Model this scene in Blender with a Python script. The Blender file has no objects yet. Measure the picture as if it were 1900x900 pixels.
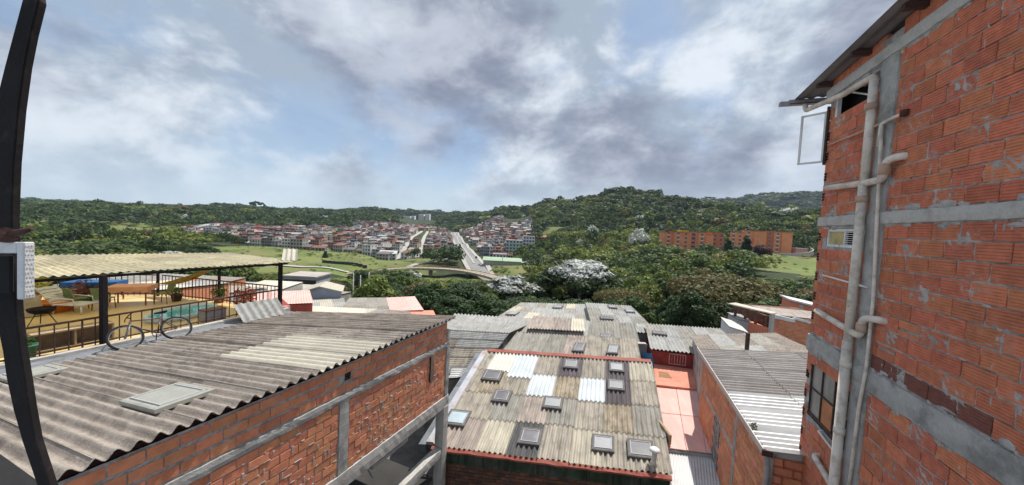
import bpy, bmesh, math, random
import numpy as np
from mathutils import Vector, Matrix
R = math.radians
rng = random.Random(7)
SC = bpy.context.scene
COL = SC.collection

# ------------------------------------------------------------------ camera
H = 10.0
cam = bpy.data.cameras.new('camera'); camo = bpy.data.objects.new('camera', cam); COL.objects.link(camo)
p_, r_ = R(2.7), R(2.9)
cF = Vector((0, math.cos(p_), -math.sin(p_))); cU0 = Vector((0, math.sin(p_), math.cos(p_))); cR0 = Vector((1, 0, 0))
cR = cR0*math.cos(r_) + cU0*math.sin(r_); cU = cU0*math.cos(r_) - cR0*math.sin(r_)
m = Matrix((cR, cU, -cF)).transposed().to_4x4(); m.translation = (0, 0, H)
camo.matrix_world = m
cam.sensor_width = 36; cam.lens = 36*640/1900; cam.clip_start = 0.05; cam.clip_end = 9000
SC.camera = camo

# ------------------------------------------------------------------ sky and sun
SUN_EL, SUN_AZ = R(61), R(36)          # azimuth clockwise from +Y
w = bpy.data.worlds.new('World'); SC.world = w; w.use_nodes = True
N = w.node_tree.nodes; L = w.node_tree.links; N.clear()
def nd(t, **k):
    n = N.new(t)
    for a, b in k.items(): setattr(n, a, b)
    return n
def mth(op, a, b=None, c=None, clamp=False):
    n = nd('ShaderNodeMath', operation=op, use_clamp=clamp)
    for i, v in enumerate((a, b, c)):
        if v is None: continue
        if isinstance(v, (int, float)): n.inputs[i].default_value = v
        else: L.new(v, n.inputs[i])
    return n.outputs[0]
def mixc(f, a, b):
    n = nd('ShaderNodeMix', data_type='RGBA')
    for i, v in ((0, f), (6, a), (7, b)):
        if isinstance(v, (int, float)): n.inputs[i].default_value = v
        elif isinstance(v, tuple): n.inputs[i].default_value = v + (1,)
        else: L.new(v, n.inputs[i])
    return n.outputs[2]
def smooth(v, a, b):
    n = nd('ShaderNodeMapRange', interpolation_type='SMOOTHSTEP'); L.new(v, n.inputs[0])
    n.inputs[1].default_value = a; n.inputs[2].default_value = b
    return n.outputs[0]
tc = nd('ShaderNodeTexCoord'); sx = nd('ShaderNodeSeparateXYZ'); L.new(tc.outputs['Generated'], sx.inputs[0])
zc = mth('ADD', mth('MAXIMUM', sx.outputs[2], 0.0), 0.30)
cb = nd('ShaderNodeCombineXYZ'); L.new(mth('DIVIDE', sx.outputs[0], zc), cb.inputs[0]); L.new(mth('DIVIDE', sx.outputs[1], zc), cb.inputs[1])
def noise(scale, off, detail=9, rough=.58, dist=.35, stretch=(1, 1, 1), puff=False):
    mp = nd('ShaderNodeMapping'); mp.inputs[1].default_value = off; mp.inputs[3].default_value = stretch; L.new(tc.outputs['Generated'] if puff else cb.outputs[0], mp.inputs[0])
    n = nd('ShaderNodeTexNoise'); n.inputs['Scale'].default_value = scale; n.inputs['Detail'].default_value = detail
    n.inputs['Roughness'].default_value = rough; n.inputs['Distortion'].default_value = dist; L.new(mp.outputs[0], n.inputs[0]); return n.outputs[0]
sky = nd('ShaderNodeTexSky', sky_type='NISHITA'); sky.sun_disc = False; sky.sun_elevation = SUN_EL; sky.sun_rotation = SUN_AZ
sky.altitude = 1400; sky.dust_density = 1.5
bg = nd('ShaderNodeBackground'); out = nd('ShaderNodeOutputWorld')
SKYS = 0.10
CL1, CL2, CL3, CL4 = (22.89, 5.26, 3.26), (35.64, 39.22, 5.91), (27.65, 23.38, 1.26), (1.4, .72, 8.19)
cov = smooth(noise(2.3, CL1, rough=.60, dist=.2, stretch=(1, 1, 1.7), puff=True), .345, .53)                     # white cloud cover
thin = smooth(noise(3.2, CL2, stretch=(1, .6, 1)), .35, .70)
drk = smooth(noise(1.5, CL3, detail=7, rough=.56, dist=.2, stretch=(1, 1, 1.5), puff=True), .47, .60)   # heavy grey cloud
lit = noise(4.2, CL4, detail=10, rough=.58, dist=.15, stretch=(1, 1, 1.6), puff=True)
k = 1/SKYS
def sc(c): return tuple(v*k for v in c)
cl = mixc(smooth(lit, .40, .60), sc((.27, .32, .385)), sc((.56, .60, .645)))
base = mixc(.45, sky.outputs[0], sc((.20, .27, .36)))
c1 = mixc(mth('MULTIPLY', thin, .35), base, sc((.37, .445, .525)))
c2 = mixc(mth('MULTIPLY', cov, .92), c1, cl)
c3 = mixc(mth('MULTIPLY', drk, .9), c2, mixc(smooth(lit, .36, .66), sc((.15, .17, .235)), sc((.355, .385, .45))))
hz = smooth(sx.outputs[2], .20, -.02)
c4 = mixc(mth('MULTIPLY', hz, .72), c3, sc((.42, .50, .555)))
L.new(c4, bg.inputs[0]); bg.inputs[1].default_value = SKYS; L.new(bg.outputs[0], out.inputs[0])

sun = bpy.data.lights.new('sun', 'SUN'); sun.energy = 3.6; sun.angle = R(.6); sun.color = (1, .95, .87)
so = bpy.data.objects.new('sun', sun); COL.objects.link(so)
tosun = Vector((math.sin(SUN_AZ)*math.cos(SUN_EL), math.cos(SUN_AZ)*math.cos(SUN_EL), math.sin(SUN_EL)))
so.rotation_euler = tosun.to_track_quat('Z', 'Y').to_euler(); so.location = (0, 0, 60)
vs = SC.view_settings; vs.view_transform = 'Standard'; vs.look = 'None'; vs.exposure = 0.6; vs.gamma = 1; vs.use_curve_mapping = False
SC.cycles.use_denoising = True; SC.cycles.max_bounces = 6; SC.cycles.volume_bounces = 0
SC.cycles.transparent_max_bounces = 8

# ------------------------------------------------------------------ materials
MATS = {}
ORD = ['first', 'second', 'third', 'fourth', 'fifth', 'sixth', 'seventh', 'eighth', 'ninth', 'tenth', 'eleventh', 'twelfth', 'thirteenth', 'fourteenth', 'fifteenth', 'sixteenth', 'seventeenth', 'eighteenth', 'nineteenth']
TENS = ['', '', 'twenty', 'thirty', 'forty', 'fifty', 'sixty', 'seventy', 'eighty', 'ninety']
def nth(n):
    if n < 20: return ORD[n-1]
    if n >= 100: return 'hundred and '+nth(n-100) if n > 100 else 'hundredth'
    t, u = divmod(n, 10)
    return TENS[t][:-1]+'ieth' if u == 0 else TENS[t]+'-'+ORD[u-1]
def mat(name, col, rough=.85, var=.18, scale=3., bump=.0, bscale=30., rnd=.0, spec=.3, metal=0., dirt=None, dirtamt=.5, dirtscale=2.,
        dirtthr=.52, oc=False, streak=None, hue=0., trans=0., emit=None, alpha=None, fine=0.):
    if name in MATS: return MATS[name]
    mt = bpy.data.materials.new(name); mt.use_nodes = True; MATS[name] = mt
    T = mt.node_tree; n = T.nodes; l = T.links
    b = n['Principled BSDF']
    def new(t, **k):
        x = n.new(t)
        for a, v in k.items(): setattr(x, a, v)
        return x
    tcn = new('ShaderNodeTexCoord'); oi = new('ShaderNodeObjectInfo')
    sc_ = new('ShaderNodeVectorMath', operation='SCALE'); sc_.inputs[0].default_value = (37., 91., 53.); l.new(oi.outputs['Random'], sc_.inputs[3])
    ad = new('ShaderNodeVectorMath', operation='ADD'); l.new(tcn.outputs['Object'], ad.inputs[0]); l.new(sc_.outputs[0], ad.inputs[1])
    co = ad.outputs[0]
    def nz(s, det=6, rg=.6, vec=None, st=None):
        v = vec or co
        if st:
            mp = new('ShaderNodeMapping'); mp.inputs[3].default_value = st; l.new(v, mp.inputs[0]); v = mp.outputs[0]
        x = new('ShaderNodeTexNoise'); x.inputs['Scale'].default_value = s; x.inputs['Detail'].default_value = det; x.inputs['Roughness'].default_value = rg
        l.new(v, x.inputs[0]); return x.outputs[0]
    def ramp(v, a, c, lo=0., hi=1.):
        x = new('ShaderNodeMapRange'); l.new(v, x.inputs[0]); x.inputs[1].default_value = a; x.inputs[2].default_value = c
        x.inputs[3].default_value = lo; x.inputs[4].default_value = hi; return x.outputs[0]
    def mx(f, a, c, bt='MIX'):
        x = new('ShaderNodeMix', data_type='RGBA', blend_type=bt)
        for i, v in ((0, f), (6, a), (7, c)):
            if isinstance(v, (int, float)): x.inputs[i].default_value = v
            elif isinstance(v, (tuple, list)): x.inputs[i].default_value = tuple(v)[:3] + (1,)
            else: l.new(v, x.inputs[i])
        return x.outputs[2]
    lo = tuple(c*(1-var) for c in col); hi = tuple(min(1, c*(1+var)) for c in col)
    c = mx(ramp(nz(scale), .3, .7), lo, hi)
    if fine: c = mx(ramp(nz(scale*14, 4, .7), .35, .68, 0, fine), c, tuple(v*.35 for v in col))
    if dirt is not None:
        c = mx(ramp(nz(dirtscale, 9, .68), dirtthr-.05, dirtthr+.12, 0, dirtamt), c, dirt)
    if streak is not None:      # streak = (colour, amount, scale xyz)
        rz_ = new('ShaderNodeMapping'); rz_.inputs[2].default_value = (0, 0, streak[3] if len(streak) > 3 else 0); l.new(co, rz_.inputs[0])
        c = mx(ramp(nz(1., 7, .62, rz_.outputs[0], st=streak[2]), .44, .66, 0, streak[1]), c, streak[0])
    if oc: c = mx(1., c, oi.outputs['Color'], 'MULTIPLY')
    if rnd:
        hs = new('ShaderNodeHueSaturation'); l.new(ramp(oi.outputs['Random'], 0, 1, 1-rnd, 1+rnd), hs.inputs['Value'])
        if hue:
            wn = new('ShaderNodeTexWhiteNoise', noise_dimensions='1D'); l.new(oi.outputs['Random'], wn.inputs['W'])
            l.new(ramp(wn.outputs[0], 0, 1, .5-hue, .5+hue), hs.inputs['Hue'])
        l.new(c, hs.inputs['Color']); c = hs.outputs[0]
    l.new(c, b.inputs['Base Color'])
    b.inputs['Roughness'].default_value = rough; b.inputs['Metallic'].default_value = metal; b.inputs['Specular IOR Level'].default_value = spec
    if bump:
        bp = new('ShaderNodeBump'); bp.inputs['Strength'].default_value = min(1, bump); bp.inputs['Distance'].default_value = .02*max(1, bump)
        l.new(nz(bscale, 5, .65), bp.inputs['Height']); l.new(bp.outputs[0], b.inputs['Normal'])
    if trans:
        tr = new('ShaderNodeBsdfTranslucent'); l.new(c, tr.inputs[0]); ms = new('ShaderNodeMixShader'); ms.inputs[0].default_value = trans
        l.new(b.outputs[0], ms.inputs[1]); l.new(tr.outputs[0], ms.inputs[2]); l.new(ms.outputs[0], n['Material Output'].inputs[0])
    if alpha is not None: b.inputs['Alpha'].default_value = alpha
    return mt

BRICK = mat('clay_block', (.57, .188, .105), .9, .2, 9, .25, 60, rnd=.13, hue=.007, dirt=(.30, .12, .08), dirtamt=.4, dirtscale=5, dirtthr=.55, fine=.22)
BRICK2 = mat('clay_brick_weathered', (.66, .255, .135), .9, .2, 7, .3, 50, rnd=.15, hue=.008, dirt=(.42, .30, .25), dirtamt=.4, dirtscale=6, dirtthr=.56, fine=.22)
BRICKD = mat('clay_block_darker', (.21, .08, .06), .9, .22, 9, .25, 60, rnd=.15, fine=.25)  # darker clay tone for the course above the lower band
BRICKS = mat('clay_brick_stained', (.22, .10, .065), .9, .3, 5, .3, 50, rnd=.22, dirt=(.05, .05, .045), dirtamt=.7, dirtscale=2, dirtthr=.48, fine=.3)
HOLE = mat('painted_hole_shade', (.03, .018, .015), .95)  # near-black colour standing in for the shade inside holes
MORTAR = mat('mortar', (.46, .44, .42), .95, .25, 6, .8, 45, dirt=(.14, .13, .125), dirtamt=.6, dirtscale=4, fine=.35)
CONC = mat('rough_concrete', (.42, .41, .39), .92, .2, 2.5, .6, 35, dirt=(.12, .115, .11), dirtamt=.6, dirtscale=2.2, dirtthr=.52, fine=.25)
CONCL = mat('pale_concrete', (.52, .50, .47), .9, .18, 3, .4, 35, dirt=(.2, .19, .175), dirtamt=.6, dirtscale=3, fine=.2)
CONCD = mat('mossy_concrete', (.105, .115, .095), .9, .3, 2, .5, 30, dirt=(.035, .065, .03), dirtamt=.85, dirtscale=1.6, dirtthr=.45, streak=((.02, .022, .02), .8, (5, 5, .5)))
CONCB = mat('blue_grey_concrete', (.22, .24, .27), .9, .25, 2, .5, 30, dirt=(.10, .10, .105), dirtamt=.7, dirtscale=1.5, fine=.2)
PIPE = mat('pvc_pipe', (.70, .63, .55), .5, .12, 4, .05, 30, dirt=(.27, .22, .17), dirtamt=.6, dirtscale=3.5, dirtthr=.52, fine=.08)
PIPET = mat('pvc_fitting', (.46, .31, .22), .6, .2, 6, .1, 30, dirt=(.42, .38, .33), dirtamt=.6, dirtscale=7)
DARKM = mat('dark_painted_steel', (.012, .010, .011), .75, .4, 14, .15, 70, spec=.15, dirt=(.06, .045, .04), dirtamt=.5, dirtscale=22, dirtthr=.6)
RUST = mat('rusty_steel', (.07, .035, .028), .75, .4, 12, .3, 60)
WHITEP = mat('white_paint', (.70, .70, .68), .6, .08, 4, .1, 30, dirt=(.35, .33, .30), dirtamt=.4, dirtscale=5, fine=.08)
BLACK = mat('interior_dark', (.012, .012, .013), .95)  # near-black colour standing in for the shade of interiors and recesses
def fib(name, col, lich=(.13, .12, .105), amt=.6, thr=.5, st=.55, sr=R(11), **k):
    d = dict(rough=.93, var=.13, scale=1.6, bump=.3, bscale=42, dirt=lich, dirtamt=amt*.7, dirtscale=2.2, dirtthr=thr+.04, rnd=.08, fine=.26, spec=.1, streak=(lich, st, (11., .9, .9), sr))
    d.update(k); return mat(name, col, **d)
F = {
 't': fib('fibre_cement_tan', (.44, .40, .34), amt=.8),
 'l': fib('fibre_cement_light', (.55, .51, .42), amt=.5, thr=.54, st=.45),
 'g': fib('fibre_cement_grey', (.36, .345, .31), amt=.6),
 'p': fib('fibre_cement_pinkish', (.44, .375, .335), amt=.7),
 'd': fib('fibre_cement_dark', (.135, .135, .135), (.055, .055, .055), .6),
 'v': fib('fibre_cement_violet', (.155, .135, .145), (.06, .055, .06), .6),
 'b': fib('fibre_cement_brown', (.43, .37, .285), (.13, .105, .075), .9, .46),
 'c': fib('fibre_cement_cream', (.60, .56, .47), (.40, .37, .31), .4, .6, st=.3, fine=.14),
 'w': fib('new_sheet_white', (.66, .65, .59), (.48, .46, .41), .3, .6, st=.15, fine=.06, bump=.15),
 'b2': fib('new_sheet_bluewhite', (.60, .64, .66), (.48, .50, .51), .25, .62, st=.12, fine=.04, bump=.1),
 'o': fib('old_lichen_sheet', (.45, .395, .345), (.13, .11, .092), .8, .5, sr=R(-66.6), st=.45, fine=.5, bump=.8),
 'q': fib('old_grey_sheet', (.36, .31, .27), (.095, .08, .066), .7, .5, sr=R(-66.6), st=.5, fine=.5, bump=.6),
 's': fib('silver_grey_sheet', (.40, .40, .385), (.18, .178, .17), .6, .52, fine=.2),
 'e': fib('grey_mauve_sheet', (.36, .33, .315), (.15, .135, .125), .5, .52, sr=R(-73), st=.4, fine=.35, bump=.4),
 'm': mat('galvanised_white', (.56, .56, .56), .38, .1, 1.5, .1, 25, spec=.5, dirt=(.40, .37, .35), dirtamt=.6, dirtscale=1.1, dirtthr=.55, rnd=.06),
 'k': mat('salmon_sheet', (.80, .46, .41), .75, .12, 1.2, .1, 20, dirt=(.66, .42, .37), dirtamt=.7, dirtscale=1.4, rnd=.05, streak=((.50, .33, .29), .5, (4., .5, .5), R(11)), fine=.1),
 'r': mat('orange_slab', (.68, .27, .19), .8, .15, 1.5, .15, 20, dirt=(.40, .17, .11), dirtamt=.6, dirtscale=2.0),
 'y': fib('translucent_yellow_sheet', (.92, .88, .74), (.66, .56, .40), .4, .6, fine=.1, bump=.2, trans=.72),
}
REDP = mat('red_oxide_paint', (.30, .055, .045), .7, .22, 3, .15, 30, dirt=(.13, .05, .045), dirtamt=.5, dirtscale=2.5)
REDM = mat('red_flashing', (.33, .085, .06), .7, .25, 3, .1, 30, dirt=(.22, .12, .09), dirtamt=.6, dirtscale=3)
GLASS = mat('window_glass', (.10, .115, .125), .12, .2, 2, spec=.6)
ACRY = mat('skylight_acrylic', (.30, .31, .33), .55, .12, 3, .06, 20, spec=.25, dirt=(.2, .2, .2), dirtamt=.5, dirtscale=3, rnd=.22)
GASK = mat('pale_gasket', (.40, .40, .40), .6, .1, 5)
SKYF = mat('skylight_frame', (.13, .125, .125), .7, .25, 5, .15, 30)

# ------------------------------------------------------------------ mesh helpers
ROOTLOC = {}
def top(o):
    while o.parent is not None: o = o.parent
    return o
def thing(name, label, cat, loc=(0, 0, 0), group=None, rz=0.):
    o = bpy.data.objects.new(name, None); COL.objects.link(o); o.location = loc; o.rotation_euler.z = rz
    o.empty_display_size = .2
    o['label'] = label; o['category'] = cat
    if group: o['group'] = group
    return o
def tag(o, label=None, cat=None, group=None, kind=None):
    if label: o['label'] = label
    if cat: o['category'] = cat
    if group: o['group'] = group
    if kind: o['kind'] = kind
    return o
class MB:
    def __init__(s): s.v = []; s.f = []; s.mi = []; s.cur = 0; s.sm = []
    def add(s, vs, fs, smooth=False):
        b = len(s.v); s.v += [tuple(x) for x in vs]
        for f in fs: s.f.append(tuple(b+i for i in f)); s.mi.append(s.cur); s.sm.append(smooth)
        return s
    def box(s, a, b, fr=None):
        (x0, y0, z0), (x1, y1, z1) = a, b
        vs = [(x0, y0, z0), (x1, y0, z0), (x1, y1, z0), (x0, y1, z0), (x0, y0, z1), (x1, y0, z1), (x1, y1, z1), (x0, y1, z1)]
        return s.hexa([fr(*p) for p in vs] if fr else vs)
    def hexa(s, vs):
        return s.add(vs, [(0, 3, 2, 1), (4, 5, 6, 7), (0, 1, 5, 4), (1, 2, 6, 5), (2, 3, 7, 6), (3, 0, 4, 7)])
    def quad(s, *ps): return s.add(ps, [tuple(range(len(ps)))])
    def slab(s, ps, dz):
        n = len(ps); a = [Vector(p) for p in ps]; b = [q + Vector((0, 0, dz)) for q in a]
        return s.add(a + b, [tuple(range(n)), tuple(range(2*n-1, n-1, -1))] + [(i, i+n, (i+1) % n+n, (i+1) % n) for i in range(n)])
    def tube(s, path, r, n=8, closed=False, caps=True, smooth=True):
        P = [Vector(p) for p in path]; m = len(P); rr = r if isinstance(r, (list, tuple)) else [r]*m
        vs = []; up = None
        for i in range(m):
            if closed: d = P[(i+1) % m] - P[i-1]
            else: d = P[min(i+1, m-1)] - P[max(i-1, 0)]
            d.normalize()
            if up is None: up = d.orthogonal().normalized()
            else:
                up = up - d*up.dot(d)
                up = up.normalized() if up.length > 1e-6 else d.orthogonal().normalized()
            q = d.cross(up)
            for j in range(n):
                a = 2*math.pi*j/n; vs.append(P[i] + (up*math.cos(a) + q*math.sin(a))*rr[i])
        fs = []
        for i in range(m if closed else m-1):
            i2 = (i+1) % m
            for j in range(n): fs.append((i*n+j, i*n+(j+1) % n, i2*n+(j+1) % n, i2*n+j))
        s.add(vs, fs, smooth)
        if caps and not closed:
            b = len(s.v)-len(vs)
            s.f += [tuple(b+j for j in reversed(range(n))), tuple(b+(m-1)*n+j for j in range(n))]; s.mi += [s.cur]*2; s.sm += [False]*2
        return s
    def lathe(s, prof, c, n=16, smooth=True):
        vs = []; c = Vector(c)
        for (r, z) in prof:
            for j in range(n):
                a = 2*math.pi*j/n; vs.append(c + Vector((r*math.cos(a), r*math.sin(a), z)))
        fs = [(i*n+j, i*n+(j+1) % n, (i+1)*n+(j+1) % n, (i+1)*n+j) for i in range(len(prof)-1) for j in range(n)]
        return s.add(vs, fs, smooth)
    def build(s, name, mats, parent=None, loc=None, bevel=0, local=False, fixn=True):
        me = bpy.data.meshes.new(name)
        off = Vector((0, 0, 0))
        if parent is not None and not local: off = Vector(top(parent).location)
        if loc is not None: off = Vector(loc)
        V = [tuple(Vector(v)-off) for v in s.v] if off.length else s.v
        me.from_pydata(V, [], s.f)
        ms = mats if isinstance(mats, (list, tuple)) else [mats]
        for x in ms: me.materials.append(x)
        me.polygons.foreach_set('material_index', s.mi); me.polygons.foreach_set('use_smooth', s.sm)
        if bevel or fixn:
            bm = bmesh.new(); bm.from_mesh(me)
            if fixn: bmesh.ops.recalc_face_normals(bm, faces=bm.faces)
            if bevel: bmesh.ops.bevel(bm, geom=[e for e in bm.edges if e.is_manifold and e.calc_face_angle(0) > .6], offset=bevel, segments=1, affect='EDGES', profile=.5)
            bm.to_mesh(me); bm.free()
        o = bpy.data.objects.new(name, me); COL.objects.link(o)
        if parent is not None: o.parent = parent
        elif loc is not None: o.location = loc
        return o
def link(name, me, parent, loc, rot=(0, 0, 0), scale=None):
    o = bpy.data.objects.new(name, me); COL.objects.link(o); o.parent = parent; o.location = loc; o.rotation_euler = rot
    if scale: o.scale = scale
    return o
def frame(org, yaw, flip=1):
    """(a, n, z): a along the yaw direction (clockwise from +Y), n to its left"""
    a = Vector((math.sin(yaw), math.cos(yaw), 0)); n = Vector((-a.y, a.x, 0)); o = Vector((org[0], org[1], 0))
    return lambda u, v, z: o + a*u + n*v + Vector((0, 0, z))

# corrugated sheet between four corners: s runs across the waves (A->B and D->C), t along the ridges (A->D)
def sheet(name, A, B, C, D, waves, amp, mt, parent, thick=.008, seg=6, phase=0., nt=2, jag=0.):
    A, B, C, D = map(Vector, (A, B, C, D))
    nrm = (B-A).cross(D-A).normalized()
    if nrm.z < 0: nrm = -nrm
    ns = int(waves*seg); mb = MB(); W_ = ns+1
    def pt(s_, t, off): return A*(1-s_)*(1-t) + B*s_*(1-t) + C*s_*t + D*(1-s_)*t + nrm*(amp*math.cos(2*math.pi*waves*s_+phase) + off)
    tops = [[pt(i/ns, j/nt, 0.) for i in range(W_)] for j in range(nt+1)]; bots = [[p-nrm*thick for p in r_] for r_ in tops]
    g = [(j*W_+i, j*W_+i+1, (j+1)*W_+i+1, (j+1)*W_+i) for j in range(nt) for i in range(ns)]
    mb.add([p for r_ in tops for p in r_], g, True); mb.add([p for r_ in bots for p in r_], [f[::-1] for f in g], True)
    for (a, b, fl) in ((tops[0], bots[0], 0), (tops[-1], bots[-1], 1), ([r_[0] for r_ in tops], [r_[0] for r_ in bots], 0), ([r_[-1] for r_ in tops], [r_[-1] for r_ in bots], 1)):
        n = len(a); mb.add(a+b, [((i, n+i, n+i+1, i+1) if fl else (i, i+1, n+i+1, n+i)) for i in range(n-1)], False)
    return mb.build(name, mt, parent, fixn=False)
def sheets(parent, A, B, C, D, nc, nr, waves, amp, mfun, lift=.02, over=.06, name='roof_sheet', thick=.008, seg=6, gap=0.):
    """nc columns A->B (across the waves), nr rows A->D (along the ridges); each row's lower end rides on the row below"""
    A, B, C, D = map(Vector, (A, B, C, D))
    up = Vector((0, 0, 1)); rows_down = A.z <= D.z
    def P(s_, t): return A*(1-s_)*(1-t) + B*s_*(1-t) + C*s_*t + D*(1-s_)*t
    L_ = (D-A).length
    for i in range(nc):
        for j in range(nr):
            mt = mfun(i, j)
            if mt is None: continue
            s0, s1 = i/nc, (i+1)/nc; t0, t1 = j/nr, (j+1)/nr
            e = over/L_
            j0, j1 = rng.uniform(-.35, .35)*e, rng.uniform(-.35, .35)*e
            z0, z1 = (lift, 0) if rows_down else (0, lift)
            zz = (i % 2)*.004 + rng.uniform(0, .004)
            a = P(s0, t0-e+j0 if rows_down else t0+j0) + up*(z0+zz); b = P(s1, t0-e+j1 if rows_down else t0+j1) + up*(z0+zz)
            d = P(s0, t1+j0 if rows_down else t1+e+j0) + up*(z1+zz); c = P(s1, t1+j1 if rows_down else t1+e+j1) + up*(z1+zz)
            sheet(name, a, b, c, d, waves, amp, mt, parent, thick, seg)
def skylight(parent, c, ax, ay, w_, d_, h=.09, col=None, nameit='skylight', frm=None):
    """framed dome: c centre, ax / ay unit directions"""
    c, ax, ay = Vector(c), Vector(ax).normalized(), Vector(ay).normalized(); n = ax.cross(ay).normalized()
    if n.z < 0: n = -n
    def fr(x, y, z): return c + ax*x + ay*y + n*z
    mb = MB(); t = .07
    a, b = w_/2, d_/2
    def ring(x, y, z): return [fr(-x, -y, z), fr(x, -y, z), fr(x, y, z), fr(-x, y, z)]
    rings = [ring(a, b, -.05), ring(a, b, h), ring(a-.03, b-.03, h+.012), ring(a-t, b-t, h+.012), ring(a-t-.01, b-t-.01, h)]
    vs = [p for r_ in rings for p in r_]
    fs = [(k*4+i, k*4+(i+1) % 4, k*4+4+(i+1) % 4, k*4+4+i) for k in range(4) for i in range(4)]
    mb.add(vs, fs)
    o = mb.build(nameit, frm or SKYF, parent)
    g = MB(); e_ = t+.02; q_ = t+.045
    rg_ = [ring(a-e_, b-e_, h+.002), ring(a-e_-.004, b-e_-.004, h+.022), ring(a-q_, b-q_, h+.022), ring(a-q_-.004, b-q_-.004, h+.004)]
    g.add([p for r_ in rg_ for p in r_], [(k*4+i, k*4+(i+1) % 4, k*4+4+(i+1) % 4, k*4+4+i) for k in range(3) for i in range(4)]); g.build('gasket', GASK, o)
    m2 = MB(); n_ = 6; vs = []; fs = []
    for j in range(n_+1):
        for i in range(n_+1):
            x, y = (i/n_*2-1), (j/n_*2-1)
            z = h + .001 + .014*(1-abs(x)**4)*(1-abs(y)**4)
            vs.append(fr(x*(a-t-.008), y*(b-t-.008), z))
    for j in range(n_):
        for i in range(n_): q = j*(n_+1)+i; fs.append((q, q+1, q+n_+2, q+n_+1))
    m2.add(vs, fs, True)
    m2.build('dome', col or ACRY, o, fixn=False)
    return o
# clay blocks: x along, +y outward face, z up, centred
def brick_mesh(name, l, h, d, ribs=6, mt=BRICK, seed=0, hole=False, cells=False):
    rg = random.Random(seed); mb = MB()
    def jit(): return rg.uniform(-.0025, .0025)
    prof = []
    if ribs:
        n = ribs; st = h/n
        for i in range(n):
            z0 = -h/2 + i*st
            prof += [(z0 + (.002 if i == 0 else .0), -.004 if i == 0 else -.006), (z0+.005, 0), (z0+st-.0035, 0), (z0+st-.0005, -.006 if i < n-1 else -.004)]
    else:
        prof = [(-h/2, -.005), (-h/2+.006, 0), (h/2-.006, 0), (h/2, -.005)]
    xs = [-l/2, -l/2+.006, -l/6, l/6, l/2-.006, l/2]
    vs = []
    for (z, y) in prof:
        for k, x in enumerate(xs):
            yy = y - (.005 if k in (0, 5) else 0) + jit()*.5
            vs.append((x + (jit() if k in (0, 5) else 0), yy, z + jit()*.4))
    nx = len(xs)
    fs = [(j*nx+i, (j*nx+i+1), (j+1)*nx+i+1, (j+1)*nx+i) for j in range(len(prof)-1) for i in range(nx-1)]
    if hole:
        zs = [p[0] for p in prof]
        fs = [f for f in fs if not (f[0] % nx in (1, 2, 3) and (-.055 if hole == 1 else .01) < zs[f[0]//nx] < (-.005 if hole == 1 else .06))]
    top_ = len(prof)-1
    back = [(-l/2, -d, -h/2), (l/2, -d, -h/2), (l/2, -d, h/2), (-l/2, -d, h/2)]
    nb = len(vs); vs += back
    fs += [(0, nb, nb+1, nx-1), (top_*nx+nx-1, nb+2, nb+3, top_*nx)]
    fs += [tuple([nb]+[j*nx for j in range(top_+1)]+[nb+3]), tuple([nb+1, nb+2]+[j*nx+nx-1 for j in reversed(range(top_+1))])]
    mb.add(vs, fs)
    if hole:
        mb.cur = 1; mb.box((-l/2+.01, -d, -h/2+.01), (l/2-.01, -.03, h/2-.01))
    me = mb.build(name, [mt, HOLE], fixn=True); data = me.data; bpy.data.objects.remove(me); return data
def project(P):
    v = Vector(P) - Vector((0, 0, H)); d = v.dot(cF)
    if d <= .05: return None
    return (950+640*v.dot(cR)/d, 450-640*v.dot(cU)/d, d)
def lay_bricks(wall, items, name='brick', cap=300):
    """items: (score, mesh, world location, rotz, tilt, material or None). The best CAP become objects, the rest one stuff part."""
    base = Vector(top(wall).location)
    items.sort(key=lambda q: -q[0])
    for sc_, me, P, rz, tl, sl in items[:cap]:
        o = link(name, me, wall, Vector(P)-base, (0, tl, rz), sl)
    rest = items[cap:]
    if rest:
        V = []; Fc = []; MI = []; ms = []
        for sc_, me, P, rz, tl, sl in rest:
            for mm in me.materials:
                if mm not in ms: ms.append(mm)
            mw = Matrix.Translation(P) @ Matrix.Rotation(rz, 4, 'Z') @ Matrix.Rotation(tl, 4, 'Y') @ Matrix.Diagonal((*(sl or (1, 1, 1)), 1))
            b = len(V); V += [tuple(mw @ v.co) for v in me.vertices]
            for f in me.polygons: Fc.append(tuple(b+i for i in f.vertices)); MI.append(ms.index(me.materials[f.material_index]))
        mb = MB(); mb.v = V; mb.f = Fc; mb.mi = MI; mb.sm = [False]*len(Fc)
        o = mb.build('bricks_beyond', ms, wall, fixn=False); o['kind'] = 'stuff'
def score(P):
    q = project(P)
    if q is None: return 0
    s = 1/(q[2]**2)
    if not (-40 < q[0] < 1940 and -30 < q[1] < 930): s *= .001
    return s
def courses(fr, theta, a0, a1, z0, z1, bl, bh, meshes, skip=None, pick=None, out=1, jit=.003, first=0, joint=.016, drop=0.):
    """one storey of running bond between a0..a1, z0..z1; returns items for lay_bricks"""
    res = []; n = max(1, round((z1-z0)/bh)); ch = (z1-z0)/n
    for r_ in range(n):
        z = z0 + (r_+.5)*ch; a = a0 - (bl*.5 if (r_+first) % 2 else 0)
        a += 0 if a0 == a else 0
        while a < a1-.02:
            s0, s1 = max(a, a0), min(a+bl, a1); a += bl
            if s1-s0 < .06: continue
            ac = (s0+s1)/2
            if skip and skip(ac, z, s0, s1): continue
            P = fr(ac, out*rng.uniform(-jit, jit), z + rng.uniform(-.003, .003))
            me = pick(ac, z) if pick else rng.choice(meshes)
            if drop and rng.random() < drop: continue
            res.append((score(P), me, P, theta, R(rng.uniform(-.5, .5)), ((s1-s0-joint)/(bl-joint), 1, (ch-joint)/(bh-joint))))
    return res
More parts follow.
